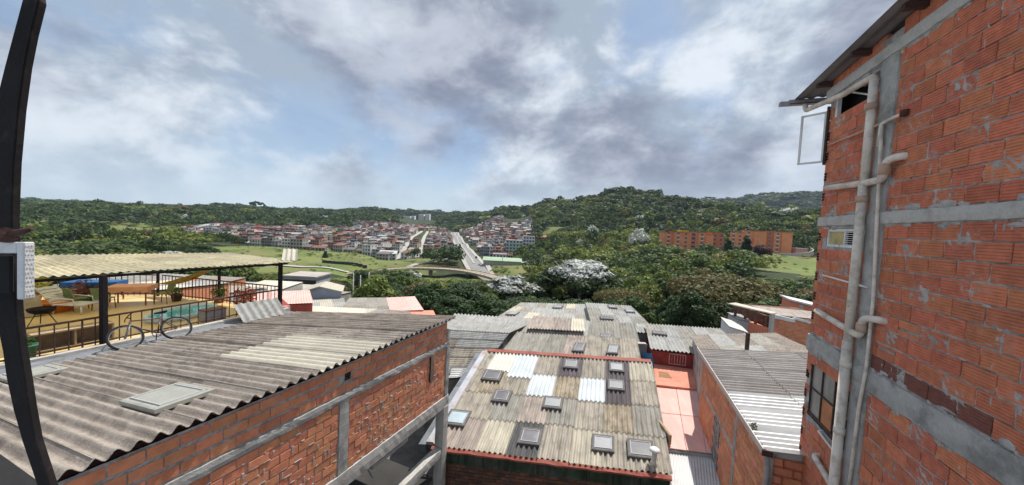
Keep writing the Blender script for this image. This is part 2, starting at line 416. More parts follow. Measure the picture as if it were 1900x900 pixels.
def mortar_grid(fr, a0, a1, z0, z1, n0, amp, step, name, parent, mt=MORTAR, sgn=1, hole=None, lfa=.0):
    na, nz = max(1, int((a1-a0)/step)), max(1, int((z1-z0)/step)); vs = []; fs = []
    rg = random.Random(3)
    for j in range(nz+1):
        for i in range(na+1):
            aa, zz = a0+(a1-a0)*i/na, z0+(z1-z0)*j/nz; lf = lfa*math.sin(aa*5.1+zz*3.3)*math.sin(zz*7.3-aa*2.2)
            vs.append(fr(aa, sgn*(n0 + lf + rg.uniform(-amp, amp)), zz))
    for j in range(nz):
        for i in range(na):
            if hole and hole(a0+(a1-a0)*(i+.5)/na, z0+(z1-z0)*(j+.5)/nz): continue
            q = j*(na+1)+i; fs.append((q, q+1, q+na+2, q+na+1))
    mb = MB(); mb.add(vs, fs, False); return mb.build(name, mt, parent, fixn=False)
def rough_bar(fr, a, b, name, mt, parent, step=.12, amp=.006):
    """box from a to b in a frame, faces broken up and edges worn"""
    (x0, y0, z0), (x1, y1, z1) = a, b
    ax = max(range(3), key=lambda i: abs(b[i]-a[i])); o1, o2 = [i for i in range(3) if i != ax]
    n = max(2, int(abs(b[ax]-a[ax])/step)); mb = MB(); vs = []
    rg = random.Random(int(abs(x0*100+z0*37+y0*11)))
    ring = [(0, 0), (.5, 0), (1, 0), (1, .5), (1, 1), (.5, 1), (0, 1), (0, .5)]
    for i in range(n+1):
        for (p, q) in ring:
            c = [0, 0, 0]; c[ax] = a[ax]+(b[ax]-a[ax])*i/n
            cr = .008 if p in (0, 1) and q in (0, 1) else 0
            c[o1] = a[o1]+(b[o1]-a[o1])*p + (cr if p == 0 else -cr if p == 1 else 0) + rg.uniform(-amp, amp)
            c[o2] = a[o2]+(b[o2]-a[o2])*q + (cr if q == 0 else -cr if q == 1 else 0) + rg.uniform(-amp, amp)
            vs.append(fr(*c))
    fs = [(i*8+j, i*8+(j+1) % 8, i*8+8+(j+1) % 8, i*8+8+j) for i in range(n) for j in range(8)] + [tuple(range(8)), tuple(n*8+j for j in range(8))]
    mb.add(vs, fs); return mb.build(name, mt, parent)
def pipe(fr, pts, r_, name, mt, parent, n=12, bend=.08):
    """pipe through frame points with rounded bends"""
    P = [fr(*q) for q in pts]; path = [P[0]]
    for i in range(1, len(P)-1):
        a, b, c = P[i-1], P[i], P[i+1]
        d0 = (a-b).normalized()*min(bend, (a-b).length*.45); d1 = (c-b).normalized()*min(bend, (c-b).length*.45)
        for t in (0, .25, .5, .75, 1): path.append((b+d0)*(1-t)**2 + b*2*t*(1-t) + (b+d1)*t*t)
    path.append(P[-1]); mb = MB(); mb.tube(path, r_, n); return mb.build(name, mt, parent)

# ================================================================== tall brick building on the right
RW = frame((5.55, 5.20), R(20)); TH = R(70)
rb = thing('brick_building', 'tall unplastered red clay block building with drain pipes, close at the right edge', 'building', RW(1.9, -2, 0))
BM = [brick_mesh('clay_block', .389, .206, .07, 6, BRICK, i) for i in range(5)]
BMD = [brick_mesh('clay_block_dark', .389, .206, .07, 6, BRICKD, 9)]
BMH = brick_mesh('clay_block_broken', .389, .206, .10, 6, BRICK, 12, hole=1); BMH2 = brick_mesh('clay_block_chipped', .389, .206, .10, 6, BRICK, 13, hole=2)
SMIN, SC0, SC1, SCOR = -6.6, -.03, .36, 1.94
# openings of the narrow bay (s0, s1, z0, z1)
OPEN = [(.42, 1.62, 9.90, 10.27), (.42, 1.78, 6.53, 7.62), (.45, 1.72, 12.42, 12.80)]
def in_open(s, z): return any(a < s < b and c < z < d for a, b, c, d in OPEN)
mw_ = mortar_grid(RW, SMIN, SCOR-.012, 4.2, 13.2, -.011, .0065, .042, 'wall', rb, hole=in_open, lfa=.009)
items = []
hz_rows = set()
def pick_r(s, z):
    if abs(z-8.92) < .12 and abs(s+.57) < .2: return BMH
    if abs(z-8.52) < .12 and abs(s+.49) < .2: return BMH2
    if 8.10 < z < 8.32 and s > -2.1: return BMD[0]
    return rng.choice(BM)
for (z0, z1, f0) in ((10.50, 12.86, 0), (8.12, 10.31, 1), (4.4, 7.77, 0), (13.06, 13.30, 1)):
    items += courses(RW, TH, SMIN, SC0, z0, z1, .405, .222, BM, None, pick_r, first=f0)
    items += courses(RW, TH, SC1, SCOR, z0, z1, .405, .222, BM, lambda s, z, s0, s1: in_open(s, z) or in_open(s0+.05, z) or in_open(s1-.05, z), None, first=f0)
for (z0, z1) in ((12.2, 12.42),):
    pass
lay_bricks(mw_, items)
# solid dark boxes paint the shaded cells of block ends at the corner
mb = MB()
for i in range(0, 40, 2):
    z = 4.5+i*.2
    if 7.6 < z < 8.15 or 10.2 < z < 10.55 or 12.7 < z: continue
    for q in range(3):
        for p in range(2): mb.box((SCOR-.10+p*.045, -.02, z-.075+q*.055), (SCOR-.065+p*.045, .0075, z-.035+q*.055), RW)
o = mb.build('painted_cells', HOLE, rb, fixn=False); o['kind'] = 'stuff'
mb = MB()   # mass of the building behind the bricks
mb.box((SMIN-.1, -4.6, 0), (SCOR-.05, -.45, 13.0), RW); mb.box((SMIN-.1, -.45, 0), (SCOR-.06, -.09, 6.5), RW)
mb.build('core', CONC, rb)
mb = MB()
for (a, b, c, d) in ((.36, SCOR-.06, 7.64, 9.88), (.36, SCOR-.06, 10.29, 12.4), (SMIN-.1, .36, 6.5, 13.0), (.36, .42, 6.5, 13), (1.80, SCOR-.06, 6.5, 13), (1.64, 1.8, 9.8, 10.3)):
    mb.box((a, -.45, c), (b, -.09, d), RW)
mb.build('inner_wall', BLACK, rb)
rough_bar(RW, (SC0, -.08, 4.0), (SC1, .028, 12.86), 'column', CONC, rb)
rough_bar(RW, (SMIN, -.08, 10.315), (SCOR+.02, .034, 10.495), 'floor_band', CONCL, rb)
rough_bar(RW, (SMIN, -.08, 7.77), (SCOR+.02, .030, 8.11), 'floor_band', CONC, rb)
rough_bar(RW, (SMIN, -.08, 12.86), (SCOR+.12, .036, 13.06), 'ring_beam', CONCL, rb)
# mortar squeezed out of the joints and smeared over the blocks
mb = MB(); rg = random.Random(17)
def smear(fr, a, n, z, w_, h_, t_, sg=1):
    m_ = 7; c = fr(a, n+sg*t_, z); ring = []
    for i in range(m_):
        an = i*2*math.pi/m_; k_ = rg.uniform(.6, 1.15); ring.append(fr(a+w_*.5*k_*math.cos(an), n, z+h_*.5*k_*math.sin(an)))
    mb.add([c]+ring, [(0, i+1, (i+1) % m_+1) for i in range(m_)])
for (z0, z1) in ((10.50, 12.86), (8.12, 10.31), (4.4, 7.77)):
    n_ = max(1, round((z1-z0)/.222)); ch = (z1-z0)/n_
    for i in range(int(60*(z1-z0))):
        a = rg.uniform(-3.0, 1.9)
        if -.1 < a < .4: continue
        z = z0+ch*rg.randint(0, n_)+rg.uniform(-.012, .012)
        if in_open(a, z): continue
        if rg.random() < .35: smear(RW, a, -.004, z+rg.uniform(0, ch), rg.uniform(.02, .04), rg.uniform(.05, .16), rg.uniform(.006, .014))
        else: smear(RW, a, -.004, z, rg.uniform(.05, .26), rg.uniform(.015, .05), rg.uniform(.006, .013))
for z in (10.31, 10.50, 8.11, 7.77, 12.86):
    for i in range(60): smear(RW, rg.uniform(-3, 1.9), .0, z+rg.uniform(-.05, .05), rg.uniform(.06, .3), rg.uniform(.04, .12), rg.uniform(.010, .03))
o = mb.build('mortar_smears', MORTAR, rb, fixn=False); o['kind'] = 'stuff'
# sloping metal roof, seen from below
rf = MB()
for i in range(28):
    s0 = -3.5+i*.225; s1 = s0+.225
    pass
ra, rbp, rc, rd = RW(-7.2, .34, 13.64), RW(2.75, .34, 13.14), RW(2.75, -4.6, 13.6), RW(-7.2, -4.6, 14.08)
ro = sheet('roof', rbp, rc, rd, ra, 24, .018, mat('dull_zinc', (.16, .15, .15), .6, .25, 2, .15, 30, metal=.2), rb, thick=.01, nt=4)
mb = MB(); mb.box((2.66, -3.8, 13.02), (2.78, .62, 13.10), RW); mb.box((2.70, -3.8, 13.08), (2.74, .45, 13.14), RW)
mb.build('front_gutter', mat('grey_gutter', (.25, .24, .25), .5, .2, 4), rb)
mb = MB(); mb.tube([RW(2.5, .5, 12.99), RW(2.52, -2, 12.99)], .014, 6); mb.build('roof_batten', RUST, rb)
for q in range(5):
    mb = MB(); mb.box((-2.9+q*1.2, -.30, 13.30-.05*q), (-2.82+q*1.2, .25, 13.42-.06*q), RW); mb.build('rafter', RUST, rb)
# pipes
dp = MB(); dp.tube([RW(.37, .105, z) for z in (3.2, 8.40)], .068, 16); dp = dp.build('drain_pipe', PIPE, rb)
u_ = MB(); u_.tube([RW(.37, .10, 8.36), RW(.37, .10, 10.95)], .062, 16); u_.build('drain_pipe', PIPE, rb)
u_ = MB(); u_.tube([RW(.37, .095, 10.92), RW(.37, .095, 12.60)], .057, 16); u_.build('drain_pipe', PIPE, rb)
for z in (12.18, 10.72, 8.02, 6.9):
    mb = MB(); mb.lathe([(.0, -.05), (.078, -.05), (.078, .05), (.0, .05)], RW(.37, .102, z), 16); mb.build('pipe_collar', PIPET if z > 9 else PIPE, rb)
pipe(RW, [(.37, .095, 12.5), (.37, .10, 12.66), (1.2, .12, 12.68), (2.62, .16, 12.86), (2.68, .16, 13.03)], .05, 'gutter_pipe', PIPE, rb)
pipe(RW, [(1.56, .09, 11.04), (.30, .10, 10.97), (-.10, .10, 10.97), (-.12, .10, 11.24), (-.32, .05, 11.26), (-.34, -.05, 11.26)], .052, 'branch_pipe', PIPE, rb, bend=.11)
mb = MB(); mb.lathe([(0, -.07), (.07, -.07), (.07, .09), (0, .09)], RW(-.11, .10, 11.1), 14); mb.build('pipe_trap', PIPET, rb)
pipe(RW, [(1.50, .09, 8.66), (.37, .10, 8.58), (.08, .10, 8.56), (.05, .10, 8.86), (-.20, .07, 8.90), (-.28, -.03, 8.90)], .052, 'branch_pipe', PIPE, rb, bend=.11)
mb = MB(); mb.lathe([(0, -.06), (.068, -.06), (.068, .07), (0, .07)], RW(.06, .10, 8.70), 14); mb.build('pipe_trap', PIPET, rb)
pipe(RW, [(-.27, -.02, 11.86), (-.22, .06, 11.86), (.12, .075, 11.84), (.14, .075, 11.5)], .024, 'water_pipe', PIPE, rb, bend=.05)
pipe(RW, [(.10, .075, 11.84), (1.76, .05, 11.90)], .018, 'water_pipe', PIPET, rb)
pipe(RW, [(.12, .07, 11.84), (.02, .065, 10.4), (-.06, .055, 9.2), (-.06, .055, 8.1), (.02, .055, 7.5), (.10, .06, 5.2)], .022, 'water_pipe', PIPE, rb)
mb = MB(); mb.lathe([(0, -.03), (.05, -.03), (.05, .05), (0, .05)], RW(-.28, .03, 11.86), 12); mb.build('pipe_flange', RUST, rb)
pipe(RW, [(1.55, .03, 9.36), (.12, .05, 9.33)], .016, 'water_pipe', WHITEP, rb)
pipe(RW, [(1.12, -.02, 6.50), (1.12, .06, 6.48), (.42, .06, 6.42)], .018, 'water_pipe', WHITEP, rb, bend=.04)
pipe(RW, [(1.12, -.04, 6.02), (1.12, .09, 6.0), (.45, .10, 5.9)], .05, 'branch_pipe', PIPE, rb)
# upper small window: white frame, yellow pane and louvre
def window(fr, a0, a1, z0, z1, n0, mtf, mtp, parent, cols, rows, bar=.03, depth=.05, panes=None, name='window', pane='pane'):
    mb = MB()
    mb.box((a0, n0-depth, z0), (a0+bar, n0, z1), fr); mb.box((a1-bar, n0-depth, z0), (a1, n0, z1), fr)
    mb.box((a0+bar, n0-depth, z1-bar), (a1-bar, n0-.003, z1), fr); mb.box((a0+bar, n0-depth, z0), (a1-bar, n0-.003, z0+bar), fr)
    for i in range(1, cols): x = a0+(a1-a0)*i/cols; mb.box((x-bar*.4, n0-depth, z0+bar), (x+bar*.4, n0-.006, z1-bar), fr)
    for j in range(1, rows): z = z0+(z1-z0)*j/rows; mb.box((a0+bar, n0-depth, z-bar*.4), (a1-bar, n0-.009, z+bar*.4), fr)
    o = mb.build(name, mtf, parent)
    for i in range(cols):
        for j in range(rows):
            mt = panes(i, j) if panes else mtp
            if mt is None: continue
            m2 = MB(); x0, x1 = a0+(a1-a0)*i/cols, a0+(a1-a0)*(i+1)/cols; y0, y1 = z0+(z1-z0)*j/rows, z0+(z1-z0)*(j+1)/rows
            m2.box((x0+bar*.45, n0-depth*.7, y0+bar*.45), (x1-bar*.45, n0-depth*.55, y1-bar*.45), fr); m2.build(pane, mt, o)
    return o
YEL = mat('yellow_curtained_glass', (.46, .38, .15), .35, .2, 4)
window(RW, .44, 1.60, 9.92, 10.25, -.005, WHITEP, YEL, rb, 2, 1, .045, panes=lambda i, j: YEL if i == 1 else None)
lv = MB()
for q in range(7): lv.box((.50, -.05, 9.97+q*.036), (.99, -.015, 9.978+q*.036), RW)
lv = lv.build('louvre', WHITEP, rb)
DUSTY = mat('dusty_glass', (.20, .205, .195), .3, .3, 3, spec=.5, dirt=(.32, .31, .28), dirtamt=.6, dirtscale=2)
ORG = mat('orange_pane', (.45, .19, .09), .8, .25, 4)  # plain orange colour for one pane of the lower window
wn = window(RW, .44, 1.76, 6.55, 7.60, -.01, RUST, DUSTY, rb, 3, 2, .035, panes=lambda i, j: ORG if (i, j) == (1, 0) else DUSTY)
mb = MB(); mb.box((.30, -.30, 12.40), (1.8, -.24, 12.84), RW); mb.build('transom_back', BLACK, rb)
mb = MB(); mb.hexa([RW(*q) for q in ((.55, -.06, 12.42), (.60, -.06, 12.42), (.60, -.02, 12.42), (.55, -.02, 12.42), (1.35, -.06, 12.78), (1.40, -.06, 12.78), (1.40, -.02, 12.78), (1.35, -.02, 12.78))])
mb.box((1.66, -.06, 12.42), (1.72, .0, 12.80), RW); mb.build('transom_brace', WHITEP, rb)
# opened casement at the corner
CW = frame(RW(SCOR+.02, .03, 0)[:2], R(20-52))
o = window(CW, 0, .42, 11.60, 12.62, .02, WHITEP, GLASS, rb, 1, 1, .035, .03, panes=lambda i, j: mat('clear_glass', (.05, .06, .06), .05, alpha=.05, spec=.1), name='casement')
mb = MB(); mb.box((-.04, -.02, 11.55), (-.005, .05, 12.70), CW); mb.build('casement_jamb', RUST, rb)
# ================================================================== long brick house with corrugated roof, left foreground
YL = R(23.377); LW = frame((-4.74, 3.82), YL); TL = math.pi/2-YL+math.pi     # frame: u along the wall, v to the left (into the house)
KS = .13
def roofz(v): return 7.0 - KS*v
lb = thing('brick_house', 'long two storey brick house under a grey lichened corrugated roof, left foreground', 'house', LW(3.5, 3.5, 0))
LB = [brick_mesh('weathered_brick', .324, .152, .06, 0, BRICK2, 30+i) for i in range(5)]
lw = mortar_grid(lambda u, v, z: LW(u, v, z), -.52, 7.26, 4.5, 6.95, .012, .007, .036, 'wall', lb)
items = []
def skipL(u, z, a, b):
    if 3.40 < u < 3.66 and z < 6.2: return True
    if z > 6.4 and 3.50 < u < 3.72 and 6.58 < z < 6.76: return True
    return False
items += courses(LW, TL, -.52, 3.40, 4.63, 6.15, .34, .168, LB, skipL, first=0, jit=.007)
items += courses(LW, TL, 3.66, 7.26, 4.63, 6.15, .34, .168, LB, skipL, first=1, jit=.007)
items += courses(LW, TL, -.52, 7.26, 6.33, 6.93, .34, .20, LB, skipL, first=0, jit=.004)
lay_bricks(lw, items)
rough_bar(LW, (-.55, -.03, 6.155), (7.40, .15, 6.325), 'ring_beam', CONC, lb)
rough_bar(LW, (3.405, -.022, 4.62), (3.655, .15, 6.16), 'column', CONC, lb)
rough_bar(LW, (-.55, -.04, 4.26), (7.45, .20, 4.62), 'floor_beam', CONCL, lb)
rough_bar(LW, (7.20, -.05, -.2), (7.46, .26, 4.28), 'corner_column', CONCL, lb)
rough_bar(LW, (7.262, -.028, 4.62), (7.44, .2, 6.7), 'corner_column', CONC, lb)
rough_bar(LW, (-.55, -.035, 2.72), (7.19, .22, 2.98), 'floor_beam', CONCL, lb)
rough_bar(LW, (3.40, -.03, .0), (3.62, .2, 4.25), 'column', CONC, lb)
# mortar scabs between the bricks
mb = MB(); rg = random.Random(5)
for i in range(260):
    u, z = rg.uniform(-.4, 7.2), 4.66+.168*rg.randint(0, 9)-.006
    if 3.35 < u < 3.7: continue
    w_, h_, t_ = rg.uniform(.02, .14), rg.uniform(.008, .022), rg.uniform(.005, .013)
    mb.hexa([LW(*q) for q in ((u, .01, z-h_/2), (u+w_, .01, z-h_/2), (u+w_*.8, -t_, z-h_/4), (u+w_*.2, -t_, z-h_/3), (u, .01, z+h_/2), (u+w_, .01, z+h_/2), (u+w_*.7, -t_, z+h_/4), (u+w_*.3, -t_, z+h_/4))])
for i in range(90):
    u, z = rg.uniform(-.4, 7.2), rg.uniform(4.66, 6.0)
    if 3.3 < u < 3.7: continue
    h_ = rg.uniform(.04, .13); mb.hexa([LW(*q) for q in ((u, .01, z), (u+.025, .01, z), (u+.025, -.009, z), (u, -.009, z), (u, .01, z+h_), (u+.03, .01, z+h_), (u+.03, -.009, z+h_), (u, -.009, z+h_))])
o = mb.build('mortar_scabs', CONC, lb, fixn=False); o['kind'] = 'stuff'
mb = MB()
for q in range(2):
    for p in range(3): mb.box((3.53+q*.075, .0, 6.60+p*.05), (3.595+q*.075, .05, 6.64+p*.05), LW)
mb.build('painted_vent_cells', HOLE, lb)  # solid boxes, hole shade painted as dark colour
mb = MB(); mb.box((3.50, .015, 6.58), (3.72, .06, 6.77), LW); mb.build('vent_block', BRICK2, lb)
mb = MB(); mb.box((6.46, -.03, 5.40), (6.62, .01, 6.10), LW); mb.build('repair_board', mat('weathered_board', (.20, .15, .115), .9, .25, 6, dirt=(.12, .11, .10), dirtamt=.6, dirtscale=5), lb)
mb = MB(); mb.box((6.435, -.034, 5.38), (6.455, .01, 6.13), LW); mb.build('board_edge', BLACK, lb)
# interior behind the open ground floor, shade painted into its walls and floor slab, rear walls
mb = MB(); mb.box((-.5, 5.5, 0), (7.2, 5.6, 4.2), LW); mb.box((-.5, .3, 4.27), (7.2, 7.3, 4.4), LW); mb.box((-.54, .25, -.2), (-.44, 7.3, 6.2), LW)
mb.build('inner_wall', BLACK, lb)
mb = MB(); mb.box((-.45, .25, 1.9), (7.15, 5.5, 2.0), LW); mb.build('inner_floor', mat('shade_toned_slab', (.05, .048, .045), .9, .3, 1), lb)
mb = MB(); mb.box((-.5, 7.2, -.2), (7.3, 7.3, 6.0), LW); mb.box((7.22, .27, 4.42), (7.32, 7.25, 6.03), LW); mb.build('rear_wall', BRICKS, lb)
for q in range(3):
    mb = MB(); mb.tube([LW(.4+q*2.2, .4, 3.3+.1*q), LW(2.0+q*2.2, 3.6, 3.5)], .02, 6); mb.build('inner_beam', CONC, lb)
rough_bar(LW, (5.2, .8, 3.30), (6.6, 1.4, 3.42), 'inner_slab', CONCL, lb)
# roof sheets: waves run along u, ridges run along v
U0, SW, SR = -.922, .943, 1.72
for i in range(10):
    for j in range(5):
        u0, u1 = U0+i*SW, U0+(i+1)*SW
        u0 = max(u0, -.36); u1 = min(u1, 7.62)
        if u1-u0 < .2: continue
        v0, v1 = -.09+j*SR, -.09+(j+1)*SR+.06
        v1 = min(v1, 7.46)
        if i in (4, 5) and j < 2: mt = F['c']
        elif i >= 7: mt = F['q']
        elif j >= 3 and i > 4: mt = F['q']
        else: mt = F['o']
        # the roof falls towards v, so the upper row (small v) overlaps the next
        dz = .0 + (i % 2)*.004
        jv = rng.uniform(-.02, .02)
        sheet('roof_sheet', LW(u0, v0+jv, roofz(v0)+.055+dz), LW(u1+.02, v0+jv, roofz(v0)+.055+dz), LW(u1+.02, v1+jv, roofz(v1)+.085+dz-.02), LW(u0, v1+jv, roofz(v1)+.085+dz-.02),
              max(1, round((u1-u0)/.1886)), .041, mt, lb, thick=.009, seg=8, nt=4)
mb = MB()
for q in range(5): mb.box((-.36, .1+q*1.75, roofz(.1+q*1.75)-.07), (7.55, .18+q*1.75, roofz(.18+q*1.75)+.008), LW)
mb.build('purlins', RUST, lb)
d_u = LW(1, 0, 0)-LW(0, 0, 0); d_v = LW(0, 1, -KS)-LW(0, 0, 0)
mat('faded_skylight', (.34, .345, .31), .6, .15, 3, .1, 20, dirt=(.25, .24, .21), dirtamt=.5, dirtscale=4, fine=.15)
def sl(u, v, w_, d_, tilt=0):
    return skylight(lb, LW(u, v, roofz(v)+.125), d_u, d_v, w_, d_, .012, mat('faded_skylight', (.34, .345, .31), .5, .15, 3, .1, 20, dirt=(.25, .24, .21), dirtamt=.5, dirtscale=4, fine=.15), 'skylight', MATS['faded_skylight'])
sl(1.26, 1.38, .76, 1.15); sl(1.05, 6.6, .75, 1.1)

# ================================================================== roof terrace beyond it
ZT = 5.95
ter = thing('terrace_house', 'house whose flat yellow tiled roof terrace carries railings, left', 'house', (-15, 11, 0))
TP = [(-12.63, 7.25), (-9.74, 14.75), (-16.3, 16.1), (-22.5, 14.4), (-20, 4.0), (-14.0, 4.6)]
YFL = mat('yellow_terrace_floor', (.72, .52, .22), .45, .12, 1.2, .05, 20, dirt=(.52, .40, .22), dirtamt=.5, dirtscale=1.2, spec=.4)
mb = MB(); mb.slab([(x, y, ZT) for x, y in TP], -.18); mb.build('terrace_floor', YFL, ter)
# floor tiles: thin raised joints grid is too fine at this distance; the slab edge is rendered concrete
mb = MB(); mb.slab([(x, y, ZT-.18) for x, y in TP], -5.8); mb.build('wall', CONCB, ter)
LTf = lambda u, v, z: LW(u, v, z)
rough_bar(LW, (-.3, 7.50, 5.60), (8.0, 8.62, 5.93), 'parapet_kerb', CONCB, ter, step=.3, amp=.012)
rough_bar(LW, (-.3, 8.55, 5.80), (8.1, 8.78, 6.02), 'parapet_kerb', CONCL, ter, step=.3, amp=.008)
def rail(fr_pts, h, name, gap, parent, z=ZT, r_=.016, mid=True):
    P0, P1 = Vector((*fr_pts[0], z)), Vector((*fr_pts[1], z)); d = P1-P0; n = max(1, int(d.length/gap))
    up = Vector((0, 0, 1))
    mb = MB(); mb.tube([P0+up*h, P1+up*h], .03, 6); mb.build(name, RUST, parent)
    mb = MB(); mb.tube([P0+up*.09, P1+up*.09], .024, 6); mb.build(name, RUST, parent)
    for i in range(n+1):
        p = P0+d*i/n; mb = MB(); mb.tube([p+up*.0, p+up*h], .015 if i % 6 else .022, 5, smooth=False); mb.build('baluster', RUST, parent)
def xy(u, v): return tuple(LW(u, v, 0)[:2])
fe = thing('railing', 'dark metal railing with thin balusters along the front of the terrace', 'railing', LW(4, 8.68, 6.0))
rail((xy(.9, 8.68), xy(7.93, 8.95)), .80, 'rail', .24, fe, 6.0)
fe2 = thing('railing', 'dark metal railing across the right side of the terrace, beneath the hammock', 'railing', (-13, 15.5, ZT))
rail((xy(7.95, 9.1), (-16.2, 15.95)), .95, 'rail', .19, fe2)
fe3 = thing('railing', 'dark metal railing along the rear of the terrace behind the tables', 'railing', (-19, 15.2, ZT))
rail(((-16.4, 15.95), (-22.3, 14.4)), .95, 'rail', .22, fe3)
# covered roof on posts
cv = thing('terrace_canopy', 'yellowed corrugated canopy roof on dark posts over the terrace', 'canopy', (-14, 12, ZT))
FLc, FRc, BRc, BLc = Vector((-13.35, 7.8, 8.0)), Vector((-9.31, 14.71, 8.03)), Vector((-13.5, 16.4, 8.02)), Vector((-21.8, 12.6, 7.75))
sheets(cv, FLc, FRc, BRc, BLc, 9, 3, 5, .028, lambda i, j: F['y'] if rng.random() > .14 or j else F['p'], .02, .1, seg=5)
for (x, y, zt) in ((xy(2.75, 8.72)+(8.0,)), (xy(7.85, 8.85)+(8.0,)), (-13.46, 15.85, 7.95), (-16.25, 15.8, 7.9), (-19.08, 15.2, 7.8)):
    mb = MB(); big = y < 12 or x > -11; w_ = .06 if big else .04
    mb.box((x-w_, y-w_, 5.9), (x+w_, y+w_, zt)); mb.build('post', DARKM, cv)
mb = MB(); a, b = Vector((-13.2, 8.1, 7.90)), Vector((-9.5, 14.6, 7.93))
mb.tube([a, b], .05, 4, smooth=False); mb.build('beam', DARKM, cv)
mb = MB(); mb.tube([(-13.4, 16.0, 7.9), (-21, 13.1, 7.65)], .05, 4, smooth=False); mb.build('beam', DARKM, cv)
sheet('loose_sheet', (-9.75, 14.6, 8.06), (-9.2, 14.8, 8.06), (-9.55, 15.35, 8.5), (-10.0, 15.1, 8.5), 3, .03, F['c'], cv)
# neighbouring low white upstand with pot plants by the bracket
def blob_leaves(c, rad, n, size, mt, parent, name='foliage', seed=1, flat=1.):
    rg = random.Random(seed); mb = MB()
    for i in range(n):
        d = Vector((rg.gauss(0, 1), rg.gauss(0, 1), rg.gauss(0, 1))).normalized()*rad*rg.random()**.4
        p = Vector(c)+Vector((d.x, d.y, d.z*flat)); a = Vector((rg.gauss(0, 1), rg.gauss(0, 1), rg.gauss(0, .6))).normalized()*size; b = a.orthogonal().normalized()*size*.45
        mb.quad(p-a*.6, p+b*.7, p+a, p-b*.7)
    o = mb.build(name, mt, parent, fixn=False); return o
LEAFG = mat('pot_leaf', (.07, .13, .035), .6, .3, 9, rnd=.2, trans=.25)
LEAFY = mat('yellow_leaf', (.30, .27, .05), .6, .3, 9, trans=.25)
LEAFR = mat('red_bract', (.38, .10, .045), .6, .35, 9, trans=.25)
PLASTG = mat('green_plastic', (.05, .16, .10), .5, .15, 4)
TERRA = mat('terracotta', (.30, .13, .08), .85, .2, 5)
def pot(name, label, p, r_, h, mt, leaf, lr, n, ls, seed, lh=None, group=None):
    t = thing(name, label, 'potted plant', p, group)
    mb = MB(); mb.lathe([(0, .0), (r_*.72, .0), (r_, h*.86), (r_*1.1, h*.86), (r_*1.1, h), (r_*.88, h), (r_*.85, h*.9), (0, h*.9)], p, 14); mb.build('pot', mt, t)
    c = Vector(p)+Vector((0, 0, h+(lh or lr*.7))); blob_leaves(c, lr, n, ls, leaf, t, 'foliage', seed)
    mb = MB(); mb.tube([Vector(p)+Vector((0, 0, h*.85)), c], .012, 5); mb.build('stem', RUST, t)
    return t
pot('potted_plant', 'small plant in a green plastic pot at the near end of the terrace railing', xy(1.52, 9.05)+(ZT,), .17, .34, PLASTG, LEAFG, .14, 40, .09, 1)
pot('potted_plant', 'tall yellow leaved plant in a pot beside the covered armchair', (-19.2, 13.8, ZT), .2, .3, TERRA, LEAFY, .38, 130, .16, 2, .5)
pot('potted_plant', 'reddish leafy plant in a dark pot behind the white lounge chair', (-17.3, 13.9, ZT), .3, .3, PLASTG, mat('maroon_leaf', (.16, .06, .05), .6, .3, 9), .4, 150, .12, 3, .3)
pot('potted_plant', 'orange flowering plant in a pot inside the corner railing', (-11.2, 14.45, ZT), .2, .22, TERRA, LEAFR, .42, 220, .10, 4, .3)
pot('potted_plant', 'leafy green plant in a pot by the middle post of the side railing', (-12.9, 15.2, ZT), .2, .25, TERRA, LEAFG, .3, 130, .10, 5, .25)
pot('potted_plant', 'low dark pot plant under the hammock beside the side railing', (-14.7, 15.1, ZT), .2, .3, mat('dark_pot', (.07, .05, .045), .7, .2, 5), LEAFG, .2, 60, .09, 6, .12)
# furniture
def table(name, label, c, w_, d_, h, rz, topm, legm, cloth=None):
    t = thing(name, label, 'table', c, None, rz)
    mb = MB(); mb.box((-w_/2, -d_/2, h-.03), (w_/2, d_/2, h)); mb.build('tabletop', topm, t, local=True, bevel=.006)
    for sx_ in (-1, 1):
        for sy in (-1, 1):
            mb = MB(); mb.box((sx_*(w_/2-.06)-.02, sy*(d_/2-.06)-.02, 0), (sx_*(w_/2-.06)+.02, sy*(d_/2-.06)+.02, h-.03)); mb.build('leg', legm, t, local=True)
    if cloth:
        mb = MB(); n = 10
        for k in range(n): pass
        a, b = w_/2+.03, d_/2+.03
        ring = []
        for (x0, y0, x1, y1) in ((-a, -b, a, -b), (a, -b, a, b), (a, b, -a, b), (-a, b, -a, -b)):
            for k in range(n): q = k/n; ring.append((x0+(x1-x0)*q, y0+(y1-y0)*q))
        vs = [(x, y, h+.012) for x, y in ring]+[(x*1.02, y*1.02, h-.20+.05*math.sin(i*1.9)) for i, (x, y) in enumerate(ring)]
        m_ = len(ring); mb.add(vs, [tuple(range(m_))]+[(i, (i+1) % m_, m_+(i+1) % m_, m_+i) for i in range(m_)]); mb.build('tablecloth', cloth, t, local=True)
    return t
def chair(label, c, rz, mt, legm):
    t = thing('chair', label, 'chair', c, 'chairs on the terrace', rz)
    mb = MB(); mb.box((-.22, -.22, .42), (.22, .22, .46)); mb.build('seat', mt, t, local=True, bevel=.01)
    mb = MB(); mb.hexa([(-.22, .19, .50), (.22, .19, .50), (.22, .23, .50), (-.22, .23, .50), (-.21, .25, .86), (.21, .25, .86), (.21, .29, .86), (-.21, .29, .86)]); mb.build('backrest', mt, t, local=True, bevel=.01)
    for sx_ in (-1, 1):
        for sy in (-1, 1):
            mb = MB(); mb.tube([(sx_*.19, sy*.19, .44), (sx_*.21, sy*.22, 0)], .016, 6); mb.build('leg', legm, t, local=True)
        mb = MB(); mb.tube([(sx_*.2, .2, .44), (sx_*.2, .25, .6)], .014, 6); mb.build('back_post', legm, t, local=True)
    return t
